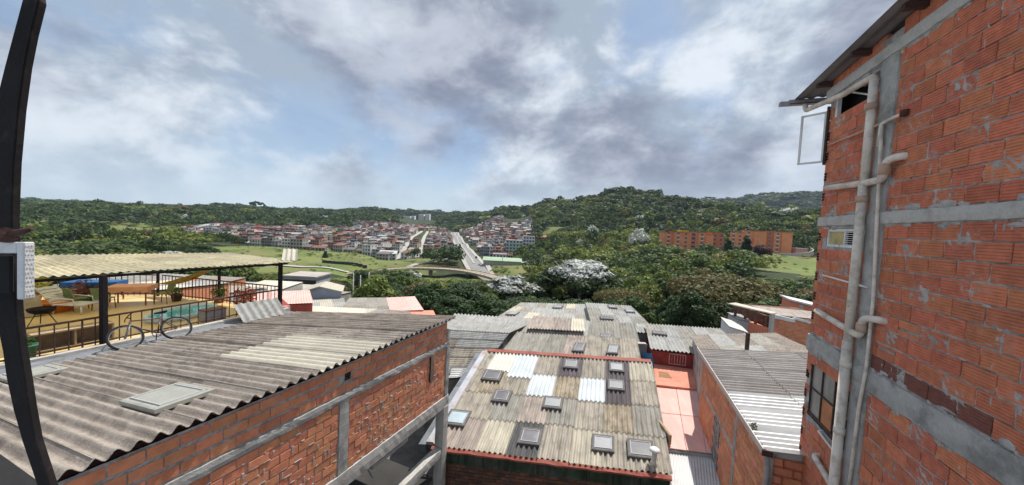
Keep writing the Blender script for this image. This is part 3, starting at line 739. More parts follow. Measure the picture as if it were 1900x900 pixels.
BLUEC = mat('blue_cloth', (.02, .10, .28), .7, .2, 4); PEACH = mat('peach_cloth', (.68, .34, .19), .75, .12, 4); GREENC = mat('green_canvas', (.15, .20, .08), .8, .2, 5)
WOODR = mat('red_brown_wood', (.20, .07, .04), .6, .3, 8); WOODL = mat('worn_wood', (.36, .26, .16), .8, .25, 6, fine=.2)
table('terrace_table', 'terrace table covered with an orange peach cloth', (-15.75, 14.25, ZT), 1.25, .8, .78, R(25), WOODR, WOODR, PEACH)
table('terrace_table', 'terrace table covered with a bright blue cloth', (-17.6, 14.5, ZT), 1.6, .8, .82, R(15), WOODR, WOODR, BLUEC)
chair('green canvas chair with its back to us, in front of the peach table', (-15.85, 13.35, ZT), R(185), GREENC, WOODR)
chair('green canvas chair half hidden by the thick canopy post', (-16.6, 13.1, ZT), R(172), GREENC, WOODR)
chair('green canvas chair at the far right end of the peach table', (-14.75, 14.6, ZT), R(285), GREENC, WOODR)
# white lounge chair
lc = thing('lounge_chair', 'white plastic lounge chair with reclined slatted back', 'lounge chair', (-16.2, 12.75, ZT), None, R(95))
mb = MB()
for q in range(7): mb.box((-.28, -.55+q*.14, .34), (.28, -.45+q*.14, .365))
mb.build('seat_slats', WHITEP, lc, local=True)
mb = MB()
for q in range(6): y, z = .45+q*.09, .36+q*.10; mb.hexa([(-.28, y, z), (.28, y, z), (.28, y+.02, z-.02), (-.28, y+.02, z-.02), (-.28, y+.05, z+.08), (.28, y+.05, z+.08), (.28, y+.07, z+.06), (-.28, y+.07, z+.06)])
mb.build('back_slats', WHITEP, lc, local=True)
for sx_ in (-1, 1):
    mb = MB(); mb.tube([(sx_*.3, -.6, .34), (sx_*.3, .45, .35), (sx_*.3, 1.0, .95)], .025, 6); mb.build('side_frame', WHITEP, lc, local=True)
    for y in (-.5, .4): mb = MB(); mb.tube([(sx_*.3, y, .34), (sx_*.31, y*1.05, 0)], .025, 6); mb.build('leg', WHITEP, lc, local=True)
    mb = MB(); mb.tube([(sx_*.31, -.3, .34), (sx_*.32, -.25, .56), (sx_*.32, .45, .6), (sx_*.3, .62, .55)], .022, 6); mb.build('armrest', WHITEP, lc, local=True)
# kettle grill
gr = thing('barbecue_grill', 'small black charcoal grill on splayed legs near the terrace edge', 'grill', (-15.35, 11.2, ZT))
mb = MB(); mb.lathe([(0, .38), (.16, .40), (.27, .47), (.31, .56), (.31, .585), (.29, .585), (.26, .50), (0, .44)], gr.location, 18); mb.build('bowl', DARKM, gr)
for q in range(3):
    a = q*2.094+.5; mb = MB(); mb.tube([Vector(gr.location)+Vector((.14*math.cos(a), .14*math.sin(a), .42)), Vector(gr.location)+Vector((.36*math.cos(a), .36*math.sin(a), 0))], .013, 5); mb.build('leg', DARKM, gr)
mb = MB()
for q in range(9): x = -.24+q*.06; y = math.sqrt(.28**2-x*x); mb.tube([Vector(gr.location)+Vector((x, -y, .575)), Vector(gr.location)+Vector((x, y, .575))], .005, 4)
mb.build('grate', RUST, gr)
# orange tub and covered armchair
tb = thing('plastic_tub', 'round bright orange plastic tub on the yellow floor', 'tub', (-17.0, 12.75, ZT))
ORP = mat('orange_plastic', (.75, .22, .02), .45, .12, 3)
mb = MB(); mb.lathe([(0, .0), (.42, .0), (.50, .36), (.55, .37), (.55, .40), (.48, .40), (.42, .06), (0, .06)], tb.location, 22); mb.build('tub_body', ORP, tb)
for q in (0, math.pi):
    c = Vector(tb.location); mb = MB(); mb.tube([c+Vector((.54*math.cos(q+d), .54*math.sin(q+d), .34-.03*math.cos(d*9))) for d in (-.2, -.1, 0, .1, .2)], .02, 6); mb.build('handle', ORP, tb)
ca = thing('covered_armchair', 'armchair draped with a beige sheet behind the black grill', 'armchair', (-17.4, 11.9, ZT), None, R(-20))
TARP = mat('beige_sheet', (.36, .30, .21), .85, .2, 3, .3, 8)
mb = MB(); vs = []; fs = []; n = 14
for j in range(n+1):
    for i in range(n+1):
        x, y = (i/n-.5)*1.2, (j/n-.5)*1.15
        z = .42+.45*max(0, (y+.05))/.5*.9 if y > -.05 else .42
        ed = max(abs(x)/.6, abs(y)/.575); z = z*(1-max(0, (ed-.72)/.28)**2*.95)+.03*math.sin(x*14+y*3)*math.cos(y*11)
        vs.append((x*(1+.08*(ed > .9)), y, max(.01, z)))
for j in range(n):
    for i in range(n): q = j*(n+1)+i; fs.append((q, q+1, q+n+2, q+n+1))
mb.add(vs, fs, True); mb.build('drape', TARP, ca, local=True)
for sx_ in (-.35, .35):
    for sy in (-.3, .3): mb = MB(); mb.box((sx_-.03, sy-.03, 0), (sx_+.03, sy+.03, .3)); mb.build('leg', WOODR, ca, local=True)
# hammock
hm = thing('hammock', 'yellow striped hammock slung across the rear of the terrace', 'hammock', (-14.6, 14.9, ZT))
HAM = mat('hammock_cloth', (.46, .30, .07), .8, .3, 6, .2, 20)
a, b = Vector((-16.25, 15.7, 6.55)), Vector((-13.5, 15.75, 7.5)); vs = []; fs = []; n = 14
for i in range(n+1):
    t = i/n; c = a*(1-t)+b*t - Vector((0, 0, .62*4*t*(1-t)*.55)); w_ = .34*math.sin(math.pi*min(1, max(0, t)))**.6+.01
    for j in range(5): q = j/4*2-1; vs.append(c+Vector((0, w_*q, .22*q*q*math.sin(math.pi*t))))
for i in range(n):
    for j in range(4): q = i*5+j; fs.append((q, q+1, q+6, q+5))
mb = MB(); mb.add(vs, fs, True); mb.build('cloth', HAM, hm, fixn=False)
for e, d in ((a, Vector((-.05, .1, .25))), (b, Vector((.05, .1, .1)))): mb = MB(); mb.tube([e, e+d], .012, 5); mb.build('rope', WOODL, hm)
# children's pool
pl = thing('paddling_pool', 'shallow turquoise paddling pool with a pale rim', 'pool', (-12.5, 13.1, ZT))
mb = MB(); c = Vector(pl.location); vs = []
ring = lambda r_, z: [c+Vector((1.25*r_*math.cos(a*math.pi/12)*.62-.0, 1.25*r_*math.sin(a*math.pi/12), z)) for a in range(24)]
rs = [ring(.95, 0), ring(1.02, .10), ring(1.0, .19), ring(.93, .19), ring(.9, .09)]
mb.add([p for r_ in rs for p in r_], [(k*24+i, k*24+(i+1) % 24, k*24+24+(i+1) % 24, k*24+24+i) for k in range(4) for i in range(24)], True); mb.build('rim', mat('pale_blue_vinyl', (.52, .62, .62), .4, .1, 4), pl)
mb = MB(); mb.quad(*ring(.91, .11)); mb.build('water', mat('pool_water', (.08, .42, .48), .08, .1, 3, .1, 8, spec=.6), pl, fixn=False)
# low cabinet and storage box
cb_ = thing('low_cabinet', 'low open wooden cabinet standing on the terrace behind the front railing', 'cabinet', (*xy(2.35, 9.35), ZT), None, math.pi/2-YL)
for (a, b, nm) in (((-.75, -.2, .5), (.75, .2, .54), 'top_board'), ((-.75, -.2, 0), (-.71, .2, .5), 'side_panel'), ((.71, -.2, 0), (.75, .2, .5), 'side_panel'), ((-.02, -.19, .06), (.02, .19, .5), 'divider'), ((-.71, -.2, .04), (.71, .2, .07), 'bottom_board'), ((-.71, .17, .07), (.71, .19, .5), 'back_panel')):
    mb = MB(); mb.box(a, b); mb.build(nm, WOODL, cb_, local=True)
sb = thing('storage_box', 'grey storage box with a dark lid behind the front railing', 'box', (*xy(5.6, 9.15), ZT), None, math.pi/2-YL)
mb = MB(); mb.box((-.33, -.2, 0), (.33, .2, .42)); mb.build('box_body', mat('grey_plastic', (.27, .26, .27), .6, .15, 4), sb, local=True, bevel=.01)
mb = MB(); mb.box((-.35, -.22, .42), (.35, .22, .46)); mb.build('lid', WOODR, sb, local=True, bevel=.008)
# scrap corrugated sheet leaning on the railing end and red wall stub
sc_t = thing('corrugated_scrap', 'loose light corrugated sheet leaning at the far end of the kerb', 'roof sheet', LW(6.75, 8.2, 5.95))
sheet('sheet_piece', LW(5.95, 7.95, 5.98), LW(7.55, 7.95, 5.98), LW(7.55, 8.62, 6.55), LW(5.95, 8.62, 6.55), 6, .035, F['s'], sc_t, seg=7)
rw = thing('red_wall', 'short dark red painted wall end just past the terrace', 'wall', (-10.6, 17.2, 0))
mb = MB(); mb.hexa([(-12.1, 17.6, 3.0), (-11.2, 16.9, 3.0), (-11.0, 17.2, 3.0), (-11.9, 17.9, 3.0), (-12.1, 17.6, 5.62), (-11.2, 16.9, 5.42), (-11.0, 17.2, 5.42), (-11.9, 17.9, 5.62)]); mb.build('wall_body', REDP, rw)
mb = MB(); mb.box((-11.25, 16.82, 3.0), (-10.95, 17.12, 5.46)); mb.build('pier', mat('pink_render', (.45, .22, .19), .85, .15, 3), rw)

# ------------------------------------------------------------------ bicycle leaning on the railing
bk = thing('bicycle', 'old mountain bike with black tyres leaning on the outside of the terrace railing', 'bicycle', LW(3.52, 7.78, 5.955), None, math.pi/2-YL+math.pi)
bk.scale = (1.05, 1.05, 1.05)
BT = mat('tyre_rubber', (.018, .018, .019), .85, .2, 8); BF = mat('bike_frame_paint', (.10, .045, .04), .35, .3, 6, spec=.5); BS = mat('bike_alloy', (.20, .20, .20), .5, .15, 8, metal=.5)
LEAN = R(36)
def bl(x, y, z): return (x, y*math.cos(LEAN)-z*math.sin(LEAN), z*math.cos(LEAN)+y*math.sin(LEAN)+.012)
WR = .345
def wheel(x, rr=WR):
    t = MB(); cp = [bl(x+rr*math.cos(a*math.pi/16), 0, rr+rr*math.sin(a*math.pi/16)) for a in range(32)]; t.tube(cp, .027, 8, closed=True)
    wo = t.build('wheel', BT, bk, local=True)
    t = MB(); cp = [bl(x+(rr-.035)*math.cos(a*math.pi/16), 0, rr+(rr-.035)*math.sin(a*math.pi/16)) for a in range(32)]; t.tube(cp, .012, 6, closed=True); t.build('rim', BS, wo, local=True)
    t = MB()
    for a in range(16):
        an = a*math.pi/8; t.tube([bl(x+.02*math.cos(an+.5), .03*(-1)**a, rr+.02*math.sin(an+.5)), bl(x+(rr-.04)*math.cos(an), 0, rr+(rr-.04)*math.sin(an))], .0022, 3, caps=False)
    t.tube([bl(x, -.05, rr), bl(x, .05, rr)], .022, 8); t.build('spokes', BS, wo, local=True)
wheel(-.54); wheel(.54)
def tb_(pts, r_, nm, mt): t = MB(); t.tube([bl(*q) for q in pts], r_, 8); return t.build(nm, mt, bk, local=True)
BBk, ST, HT, HB = (-.10, 0, .30), (-.26, 0, .74), (.36, 0, .80), (.40, 0, .68)
t = MB()
for a, b, r_ in ((BBk, ST, .018), (ST, HT, .018), (HB, BBk, .022), (HT, HB, .024)): t.tube([bl(*a), bl(*b)], r_, 8)
for sy in (-1, 1): t.tube([bl(-.11, sy*.02, .30), bl(-.54, sy*.06, WR)], .011, 6); t.tube([bl(-.26, sy*.02, .70), bl(-.54, sy*.06, WR)], .010, 6)
t.build('frame', BF, bk, local=True)
t = MB()
for sy in (-1, 1): t.tube([bl(.41, sy*.055, .66), bl(.46, sy*.06, .54), bl(.54, sy*.06, WR)], [.018, .018, .012], 8)
t.tube([bl(.395, -.07, .67), bl(.395, .07, .67)], .02, 8); t.build('fork', BS, bk, local=True)
t = MB(); t.tube([bl(.35, 0, .80), bl(.33, 0, .88), bl(.40, 0, .92)], .015, 8); t.tube([bl(.36, -.31, .93), bl(.41, -.1, .92), bl(.41, .1, .92), bl(.36, .31, .93)], .013, 8); t.build('handlebar', DARKM, bk, local=True)
tb_([(-.255, 0, .72), (-.30, 0, .90)], .014, 'seat_post', BS)
t = MB(); t.hexa([bl(*q) for q in ((-.44, -.075, .90), (-.16, -.018, .90), (-.16, .018, .90), (-.44, .075, .90), (-.44, -.07, .95), (-.16, -.015, .935), (-.16, .015, .935), (-.44, .07, .95))]); t.build('saddle', DARKM, bk, local=True, bevel=.008)
t = MB(); t.tube([bl(-.10+.09*math.cos(a*math.pi/8), -.055, .30+.09*math.sin(a*math.pi/8)) for a in range(16)], .008, 5, closed=True); t.tube([bl(-.10, -.06, .30), bl(-.06, -.08, .14)], .012, 6); t.tube([bl(-.10, .06, .30), bl(-.14, .08, .46)], .012, 6); t.build('crank', DARKM, bk, local=True)
t = MB(); t.tube([bl(-.10, -.055, .39), bl(-.54, -.055, .40)], .006, 4); t.tube([bl(-.10, -.055, .21), bl(-.54, -.055, .30)], .006, 4); t.build('chain', DARKM, bk, local=True)
# ================================================================== house in the middle with the patchwork roof
E1, E2, E3, E4 = Vector((-2.22, 10.95, 2.8)), Vector((5.17, 10.14, 2.8)), Vector((6.76, 15.83, 4.0)), Vector((-.89, 16.15, 4.0))   # eave L R, ridge R L
mh = thing('patchwork_roof_house', 'low brick house whose corrugated roof is a patchwork of white, tan and dark sheets', 'house', (1.8, 12.5, 0))
GRID = [  # eave row first; columns left to right
 "tplbdgtlt".replace('b', 'l'), "", "", ""]
ROWS = [['p', 'p', 'l', 'd', 't', 'l', 't', 't'],
        ['t', 't', 'g', 'p', 'g', 't', 'b', 'g'],
        ['t', 'b', 't', 'b2', 'b', 'b2', 'v', 't'],
        ['t', 'w', 'b2', 't', 'v', 't', 'v', 'l']]
CUT = [0, .055, .185, .32, .455, .59, .725, .862, 1.0]
def mp(s, t): return E1*(1-s)*(1-t)+E2*s*(1-t)+E3*s*t+E4*(1-s)*t
slope = (E4-E1).normalized(); across = (E2-E1).normalized()
for i in range(8):
    s0, s1 = CUT[i], CUT[i+1]
    for j in range(4):
        t0, t1 = j/4, (j+1)/4
        if (i, j) == (2, 3): t0 -= .06
        jj = rng.uniform(-.012, .012); e = .018
        up = Vector((0, 0, .022+.004*(i % 2)+(.012 if ROWS[j][i] in ('b2', 'w') else 0))); u1 = Vector((0, 0, .0+.004*(i % 2)))
        w_ = 6 if i else 2
        sheet('roof_sheet', mp(s0, t0-e+jj)+up, mp(s1+.004, t0-e+jj)+up, mp(s1+.004, t1)+u1, mp(s0, t1)+u1, w_, .042, F[ROWS[j][i]], mh, seg=7, nt=2)
nrm = across.cross(slope).normalized()
MBL = mat('skylight_blue', (.42, .52, .57), .5, .1, 3, spec=.3, rnd=.05)
MDK = mat('skylight_smoky', (.15, .15, .165), .5, .2, 3, spec=.25, rnd=.1)
for (s, t, w_, d_, mt) in ((.045, .20, .70, .66, MBL), (.405, .115, .66, .62, MDK), (.725, .125, .66, .60, ACRY), (.885, .115, .76, .66, MDK),
                           (.205, .44, .62, .60, MDK), (.47, .42, .66, .58, ACRY), (.105, .66, .72, .62, MDK),
                           (.785, .66, .62, .60, ACRY), (.79, .88, .60, .62, ACRY), (.525, .88, .60, .62, ACRY)):
    skylight(mh, mp(s, t)+nrm*.04, across, slope, w_*1.1, d_*1.12, .07, mt)
vp = mp(.935, .035)
mb = MB(); mb.lathe([(0, -.1), (.11, -.1), (.11, .06), (.075, .10), (.075, .42), (0, .42)], vp, 14); mb.build('vent_pipe', PIPE, mh)
mb = MB(); mb.lathe([(0, .40), (.16, .44), (.17, .47), (.10, .52), (0, .53)], vp, 16); mb.build('vent_cap', WHITEP, mh)
# red eave flashing, ridge and left gutter
def strip(pts0, pts1, th, name, mt, parent):
    mb = MB(); n = len(pts0); vs = [Vector(p) for p in pts0]+[Vector(p) for p in pts1]; vs += [v-Vector((0, 0, th)) for v in vs]
    fs = []
    for i in range(n-1): fs += [(i, i+1, n+i+1, n+i), (2*n+i, 3*n+i, 3*n+i+1, 2*n+i+1), (i, 2*n+i, 2*n+i+1, i+1), (n+i, n+i+1, 3*n+i+1, 3*n+i)]
    fs += [(0, n, 3*n, 2*n), (n-1, 3*n-1, 4*n-1, 2*n-1)]
    mb.add(vs, fs); return mb.build(name, mt, parent)
nn = 24
def wob(i, k): return .010*math.sin(i*1.7+k)+.006*math.sin(i*3.1+k*2)
out_ = -slope
strip([mp(i/nn, -.022)+Vector((0, 0, .015+wob(i, 0))) for i in range(nn+1)], [mp(i/nn, -.022)+out_*.11+Vector((0, 0, -.02+wob(i, 1))) for i in range(nn+1)], .05, 'eave_flashing', REDM, mh)
strip([mp(i/nn, .985)+Vector((0, 0, .055+wob(i, 2))) for i in range(nn+1)], [mp(i/nn, 1.02)+Vector((0, 0, .075+wob(i, 3))) for i in range(nn+1)], .03, 'ridge_flashing', REDM, mh)
nn = 8
strip([mp(-.035, i/nn)+Vector((0, 0, .02)) for i in range(nn+1)], [mp(.0, i/nn)+Vector((0, 0, .03)) for i in range(nn+1)], .10, 'side_gutter', mat('patched_gutter', (.44, .46, .50), .6, .2, 1.5, dirt=(.36, .10, .06), dirtamt=.9, dirtscale=1.3, dirtthr=.58), mh)
strip([mp(-.07, i/nn)+Vector((0, 0, -.10)) for i in range(nn+1)], [mp(-.036, i/nn)+Vector((0, 0, -.08)) for i in range(nn+1)], .25, 'gutter_wall', CONCB, mh)
# front wall: mossy rendered strip, then brick
FWd = (E2-E1); FWy = math.atan2(FWd.x, FWd.y); FW = frame(E1[:2], FWy)       # n to the left = away from us
FL_ = math.hypot(FWd.x, FWd.y); THF = math.pi/2-FWy+math.pi
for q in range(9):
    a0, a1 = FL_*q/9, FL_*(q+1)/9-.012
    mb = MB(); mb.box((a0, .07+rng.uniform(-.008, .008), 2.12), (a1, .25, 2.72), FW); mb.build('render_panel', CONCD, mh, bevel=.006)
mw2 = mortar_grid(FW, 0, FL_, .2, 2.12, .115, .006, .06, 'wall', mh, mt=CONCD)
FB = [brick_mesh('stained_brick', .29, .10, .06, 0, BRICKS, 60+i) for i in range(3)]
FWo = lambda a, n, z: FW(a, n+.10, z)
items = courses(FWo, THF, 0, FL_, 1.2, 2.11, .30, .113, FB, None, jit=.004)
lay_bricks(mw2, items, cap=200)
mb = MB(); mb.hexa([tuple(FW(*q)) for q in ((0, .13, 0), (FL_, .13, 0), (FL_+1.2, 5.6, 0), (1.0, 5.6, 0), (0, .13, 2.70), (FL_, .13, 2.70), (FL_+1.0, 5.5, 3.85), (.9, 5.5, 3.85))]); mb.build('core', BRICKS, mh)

# ------------------------------------------------------------------ generic neighbouring roof with walls
def roof_house(name, label, cat, A, B, C, D, nc, nr, waves, amp, mfun, wallm, zb=0., lights=(), along='t', seg=4, group=None, wallinset=.12, lift=.02):
    """A B near edge left/right, C D far edge right/left. along 't': ridges run near->far; 's': ridges run left->right"""
    A, B, C, D = map(Vector, (A, B, C, D)); c = (A+B+C+D)/4
    t = thing(name, label, cat, (c.x, c.y, zb), group)
    if along == 't': sheets(t, A, B, C, D, nc, nr, waves, amp, mfun, lift, seg=seg)
    else: sheets(t, A, D, C, B, nr, nc, waves, amp, lambda i, j: mfun(j, i), lift, seg=seg)
    q = [p+(c-p)*(wallinset/max(.3, (c-p).length)) for p in (A, B, C, D)]
    mb = MB(); lo = [Vector((p.x, p.y, zb)) for p in q]; hi = [p-Vector((0, 0, .07+amp)) for p in q]
    mb.hexa(lo+hi); mb.build('wall', wallm, t)
    ax = (B-A).normalized(); ay = (D-A).normalized()
    for (s, u, w_, d_) in lights:
        P = A*(1-s)*(1-u)+B*s*(1-u)+C*s*u+D*(1-s)*u; n = ax.cross(ay).normalized()
        skylight(t, P+n*.04, ax, ay, w_, d_, .08, rng.choice([ACRY, MDK]))
    return t
def pk(s):
    l_ = list(s); return lambda i, j: F[rng.choice(l_)]
# second slope behind the red ridge
roof_house('grey_roof_house', 'narrow grey and tan corrugated roof with two skylights just behind the red ridge', 'house',
           (-.35, 16.35, 3.75), (6.45, 16.1, 3.75), (7.0, 18.4, 4.25), (.55, 18.6, 4.25), 7, 1, 6, .042, lambda i, j: F['tttpggg'[::-1][i]], BRICKS, 0, ((.545, .45, .6, .9), (.80, .45, .6, .9)))
# grey slopes further back
roof_house('grey_roof_house', 'wide silver grey corrugated roof behind the skylit strip', 'house',
           (.45, 18.9, 3.75), (7.35, 18.6, 3.75), (7.9, 21.4, 4.3), (1.6, 21.6, 4.3), 7, 1, 5, .044, pk('ssg'), BRICKS, 0, ((.72, .3, .7, .5),))
roof_house('brown_roof_house', 'dark brown corrugated lean-to roof with a pale sheet at its side', 'house',
           (.95, 18.7, 4.45), (4.3, 18.7, 4.45), (4.6, 20.6, 4.62), (1.6, 20.8, 4.62), 4, 1, 5, .044, lambda i, j: F['p'] if i < 3 else F['c'], CONC, 3.4)
roof_house('grey_roof_house', 'grey corrugated roof with patches, farthest back against the trees', 'house',
           (-1.5, 23.0, 3.3), (5.6, 23.3, 3.35), (6.9, 31, 3.25), (1.1, 30.6, 3.2), 7, 4, 4, .046, lambda i, j: F[rng.choice('gsgsgsl' if j > 1 else 'gssggsc')], CONC, 0, ((.12, .4, .8, 1.0), (.6, .78, .8, 1.1)), seg=3)
roof_house('grey_roof_house', 'grey corrugated roof with small skylights, right of the farthest roof', 'house',
           (5.3, 21.2, 3.85), (9.3, 21.0, 3.85), (10.4, 29.2, 3.7), (6.6, 29.6, 3.7), 4, 4, 5, .044, pk('ssgs'), CONC, 0, ((.55, .85, .7, 1.0), (.3, .35, .9, .8), (.85, .7, .7, .9)), seg=4)
# left-mid house with two slopes
lm = roof_house('ridged_grey_house', 'pale grey double pitched corrugated roof beyond the corner of the long brick house', 'house',
           (-3.5, 14.6, 3.15), (-1.35, 15.2, 3.15), (.10, 18.5, 4.15), (-3.6, 18.55, 4.15), 3, 5, 5, .044,
           lambda i, j: F['m'] if j == 0 else F['t'] if (i > 0 and 0 < j < 3) else F['q'] if i == 0 and j < 4 else F['s'], CONC, 0, ((.3, .12, .7, .5),), along='s')
A, B, C, D = Vector((-3.6, 18.6, 4.17)), Vector((.14, 18.55, 4.17)), Vector((2.2, 22.6, 3.9)), Vector((-3.6, 23.0, 3.9))
sheets(lm, A, B, C, D, 5, 2, 5, .044, pk('sss'), .02)
# pink and orange flat roofs right of the middle house
pr = thing('salmon_roof_house', 'low house with a flat salmon pink and orange sheet roof', 'house', (7.6, 13.8, 0))
PKA = [Vector(q) for q in ((5.52, 11.2, 2.88), (7.35, 10.95, 2.88), (9.6, 15.1, 3.02), (6.84, 15.4, 3.02))]
def sub(a, b, c, d):
    f = lambda s, t: PKA[0]*(1-s)*(1-t)+PKA[1]*s*(1-t)+PKA[2]*s*t+PKA[3]*(1-s)*t
    return f(a, c), f(b, c), f(b, d), f(a, d)
for i in range(3):
    for j in range(2):
        q = sub(i/3+.003, (i+1)/3-.003, j/2+.002, (j+1)/2-.002); mb = MB(); mb.slab([p+Vector((0, 0, .004*i+.012*j)) for p in q], -.03); mb.build('roof_panel', F['k'], pr, bevel=.004)
mb = MB(); mb.slab([(6.8, 15.42, 3.13), (9.7, 15.05, 3.13), (11.0, 16.9, 3.2), (7.5, 17.8, 3.2)], -.1); mb.build('roof_slab', F['r'], pr)
mb = MB(); mb.quad((7.35, 16.2, 3.166), (7.95, 16.1, 3.166), (8.0, 16.75, 3.182), (7.6, 16.85, 3.182)); mb.build('brown_patch', mat('brown_stain', (.30, .17, .09), .9, .25, 3), pr, fixn=False)
mb = MB(); mb.quad((9.35, 16.25, 3.166), (9.85, 16.1, 3.164), (10.05, 15.75, 3.162), (9.5, 15.8, 3.160)); mb.build('teal_patch', mat('teal_paint', (.20, .33, .31), .8, .2, 3), pr, fixn=False)
mb = MB(); mb.hexa([Vector((p.x, p.y, 0)) for p in PKA]+[p-Vector((0, 0, .05)) for p in PKA]); mb.slab([(6.85, 15.45, 3.02), (9.65, 15.12, 3.02), (10.9, 16.85, 3.08), (7.55, 17.75, 3.08)], -3); mb.build('wall', CONC, pr)
mb = MB(); mb.box((5.62, 11.3, 2.92), (5.70, 13.6, 3.25)); mb.build('side_board', WOODL, pr)
roof_house('white_lean_to', 'white ribbed metal lean-to roof beside the eave of the patchwork roof', 'lean-to', (4.6, 8.8, 2.5), (6.0, 8.75, 2.5), (7.25, 11.2, 2.74), (5.62, 11.35, 2.74), 2, 1, 9, .014, lambda i, j: F['m'], CONC, 0)
# red walled house
rh = roof_house('red_walled_house', 'dark red house with a barred window under a silver grey corrugated roof', 'house', (7.45, 17.7, 4.02), (12.2, 16.7, 4.02), (13.6, 21.9, 4.12), (8.9, 22.2, 4.12), 5, 2, 5, .044, pk('ssg'), REDP, 0, ((.15, .55, .8, .6),))
RHd = Vector((12.2-7.45, 16.7-17.7, 0)); RHf = frame((7.5, 17.78), math.atan2(RHd.x, RHd.y))
window(lambda a, n, z: RHf(a, -n, z), .95, 1.75, 3.3, 3.85, .01, WHITEP, GLASS, rh, 6, 1, .02, .05)
mb = MB(); mb.box((2.7, -.02, 3.0), (4.5, .044, 3.95), RHf); mb.build('painted_dark_opening', BLACK, rh)  # black panel paints the shade of an opening on the wall
gt = thing('blue_tarp', 'small bright blue tarp hanging by the corner of the red house', 'tarp', (7.15, 17.0, 3.1))
mb = MB(); vs = []; fs = []
for j in range(5):
    for i in range(5): vs.append((6.95+.10*i+.04*j, 17.35-.05*i+.05*math.sin(i*2+j), 3.95-.20*j+.03*math.sin(i*1.7)))
for j in range(4):
    for i in range(4): q = j*5+i; fs.append((q, q+1, q+6, q+5))
mb.add(vs, fs, True); o = mb.build('sheet', mat('blue_tarp_sheet', (.05, .25, .50), .5, .15, 3), gt, fixn=False)
gw = thing('grey_block_wall', 'little grey block wall between the skylit strip and the red house', 'wall', (7.0, 18.2, 0))
mb = MB(); mb.box((6.75, 18.3, 0), (7.55, 18.5, 4.0)); mb.build('wall_body', CONC, gw); mb = MB(); mb.box((6.72, 18.27, 4.0), (7.5, 18.53, 4.06)); mb.build('coping', CONCL, gw)

# ================================================================== small brick house beside the tall building
SH = frame((5.63, 6.98), math.atan2(7.58-5.63, 13.11-6.98)); SL = math.hypot(7.58-5.63, 13.11-6.98); SYW = math.atan2(7.58-5.63, 13.11-6.98)
sh = thing('small_brick_house', 'narrow brick house with a gutter under its corrugated roof, beside the tall building', 'house', SH(3, -1.5, 0))
TSH = math.pi/2-SYW
SBm = [brick_mesh('orange_brick', .335, .17, .05, 0, BRICK2, 80+i) for i in range(4)]
swl = mortar_grid(SH, 0, SL, .2, 5.5, -.012, .006, .06, 'wall', sh)
items = courses(SH, TSH, .12, 2.15, .9, 5.45, .35, .185, SBm, None, first=0) + courses(SH, TSH, 2.30, SL, .9, 5.45, .35, .185, SBm, lambda a, z, s0, s1: (3.6 < a < 4.3 and z < 4.15 and z > 2.6), first=1)
lay_bricks(swl, items, cap=280)
rough_bar(SH, (2.15, -.05, 0), (2.30, .02, 5.46), 'column', CONC, sh); rough_bar(SH, (-.02, -.06, 0), (.12, .02, 5.46), 'column', CONC, sh)
rough_bar(SH, (2.3, -.05, 4.16), (SL, .018, 4.27), 'lintel', CONC, sh)
window(SH, 3.6, 4.3, 2.6, 4.14, .0, RUST, WHITEP, sh, 5, 1, .03, .05, panes=lambda i, j: WHITEP if i % 2 == 0 else GLASS)
FE = frame(SH(0, 0, 0)[:2], SYW-math.pi/2)                   # end wall: runs from the corner towards +x when a < 0
items = courses(lambda a, n, z: SH(.0+n*-1, -a, z), TSH+math.pi/2+math.pi, 0.02, 4.4, .9, 5.5, .35, .185, SBm, None, first=1)
ewm = mortar_grid(lambda a, n, z: SH(.012, -a, z), 0, 4.4, .2, 5.6, 0, .004, .08, 'end_wall', sh)
lay_bricks(ewm, items, cap=120)
mb = MB(); mb.box((.03, -4.4, 0), (SL, -.03, 5.42), SH); mb.build('core', BRICKS, sh)
sheets(sh, SH(-.10, .10, 5.58), SH(SL+.05, .10, 5.58), SH(SL+.05, -4.6, 6.12), SH(-.10, -4.6, 6.12), 7, 3, 5, .046, lambda i, j: F['m'] if i < 3 else F['e'], .02, .08, seg=6)
strip([SH(-.15+i*(SL+.2)/10, .10, 5.60) for i in range(11)], [SH(-.15+i*(SL+.2)/10, .20, 5.60) for i in range(11)], .012, 'gutter_floor', RUST, sh)
mb = MB(); mb.box((-.15, .20, 5.57), (SL+.05, .225, 5.70), SH); mb.build('gutter_lip', mat('pale_gutter', (.52, .46, .43), .5, .15, 3), sh)
mb = MB(); mb.box((-.18, .05, 5.56), (-.15, .24, 5.68), SH); mb.build('gutter_end', RUST, sh)
pipe(SH, [(-.06, .12, 5.60), (-.06, .09, 5.3), (-.06, .09, 1.0)], .05, 'downpipe', mat('grey_downpipe', (.30, .28, .26), .6, .2, 4), sh)
deb = blob_leaves(SH(.8, .10, 5.68), .09, 40, .05, mat('gutter_litter', (.10, .09, .06), .9, .4, 9), sh, 'leaf_litter', 8); deb['kind'] = 'stuff'
# low grey annex roof behind it with two posts
an = roof_house('grey_annex', 'low grey flat annex roof behind the small brick house with two steel posts', 'annex', (7.75, 13.3, 5.1), (13.0, 13.2, 5.35), (14.6, 18.6, 4.9), (9.9, 18.4, 4.6), 5, 2, 6, .02, pk('gsq'), CONC, 0)
mb = MB(); mb.box((9.85, 14.0, 4.9), (9.97, 14.1, 6.1)); mb.build('steel_post', RUST, an)
mb = MB(); mb.tube([(8.55, 15.1, 4.95), (9.0, 14.3, 5.0)], .06, 5); mb.build('fallen_post', RUST, an)
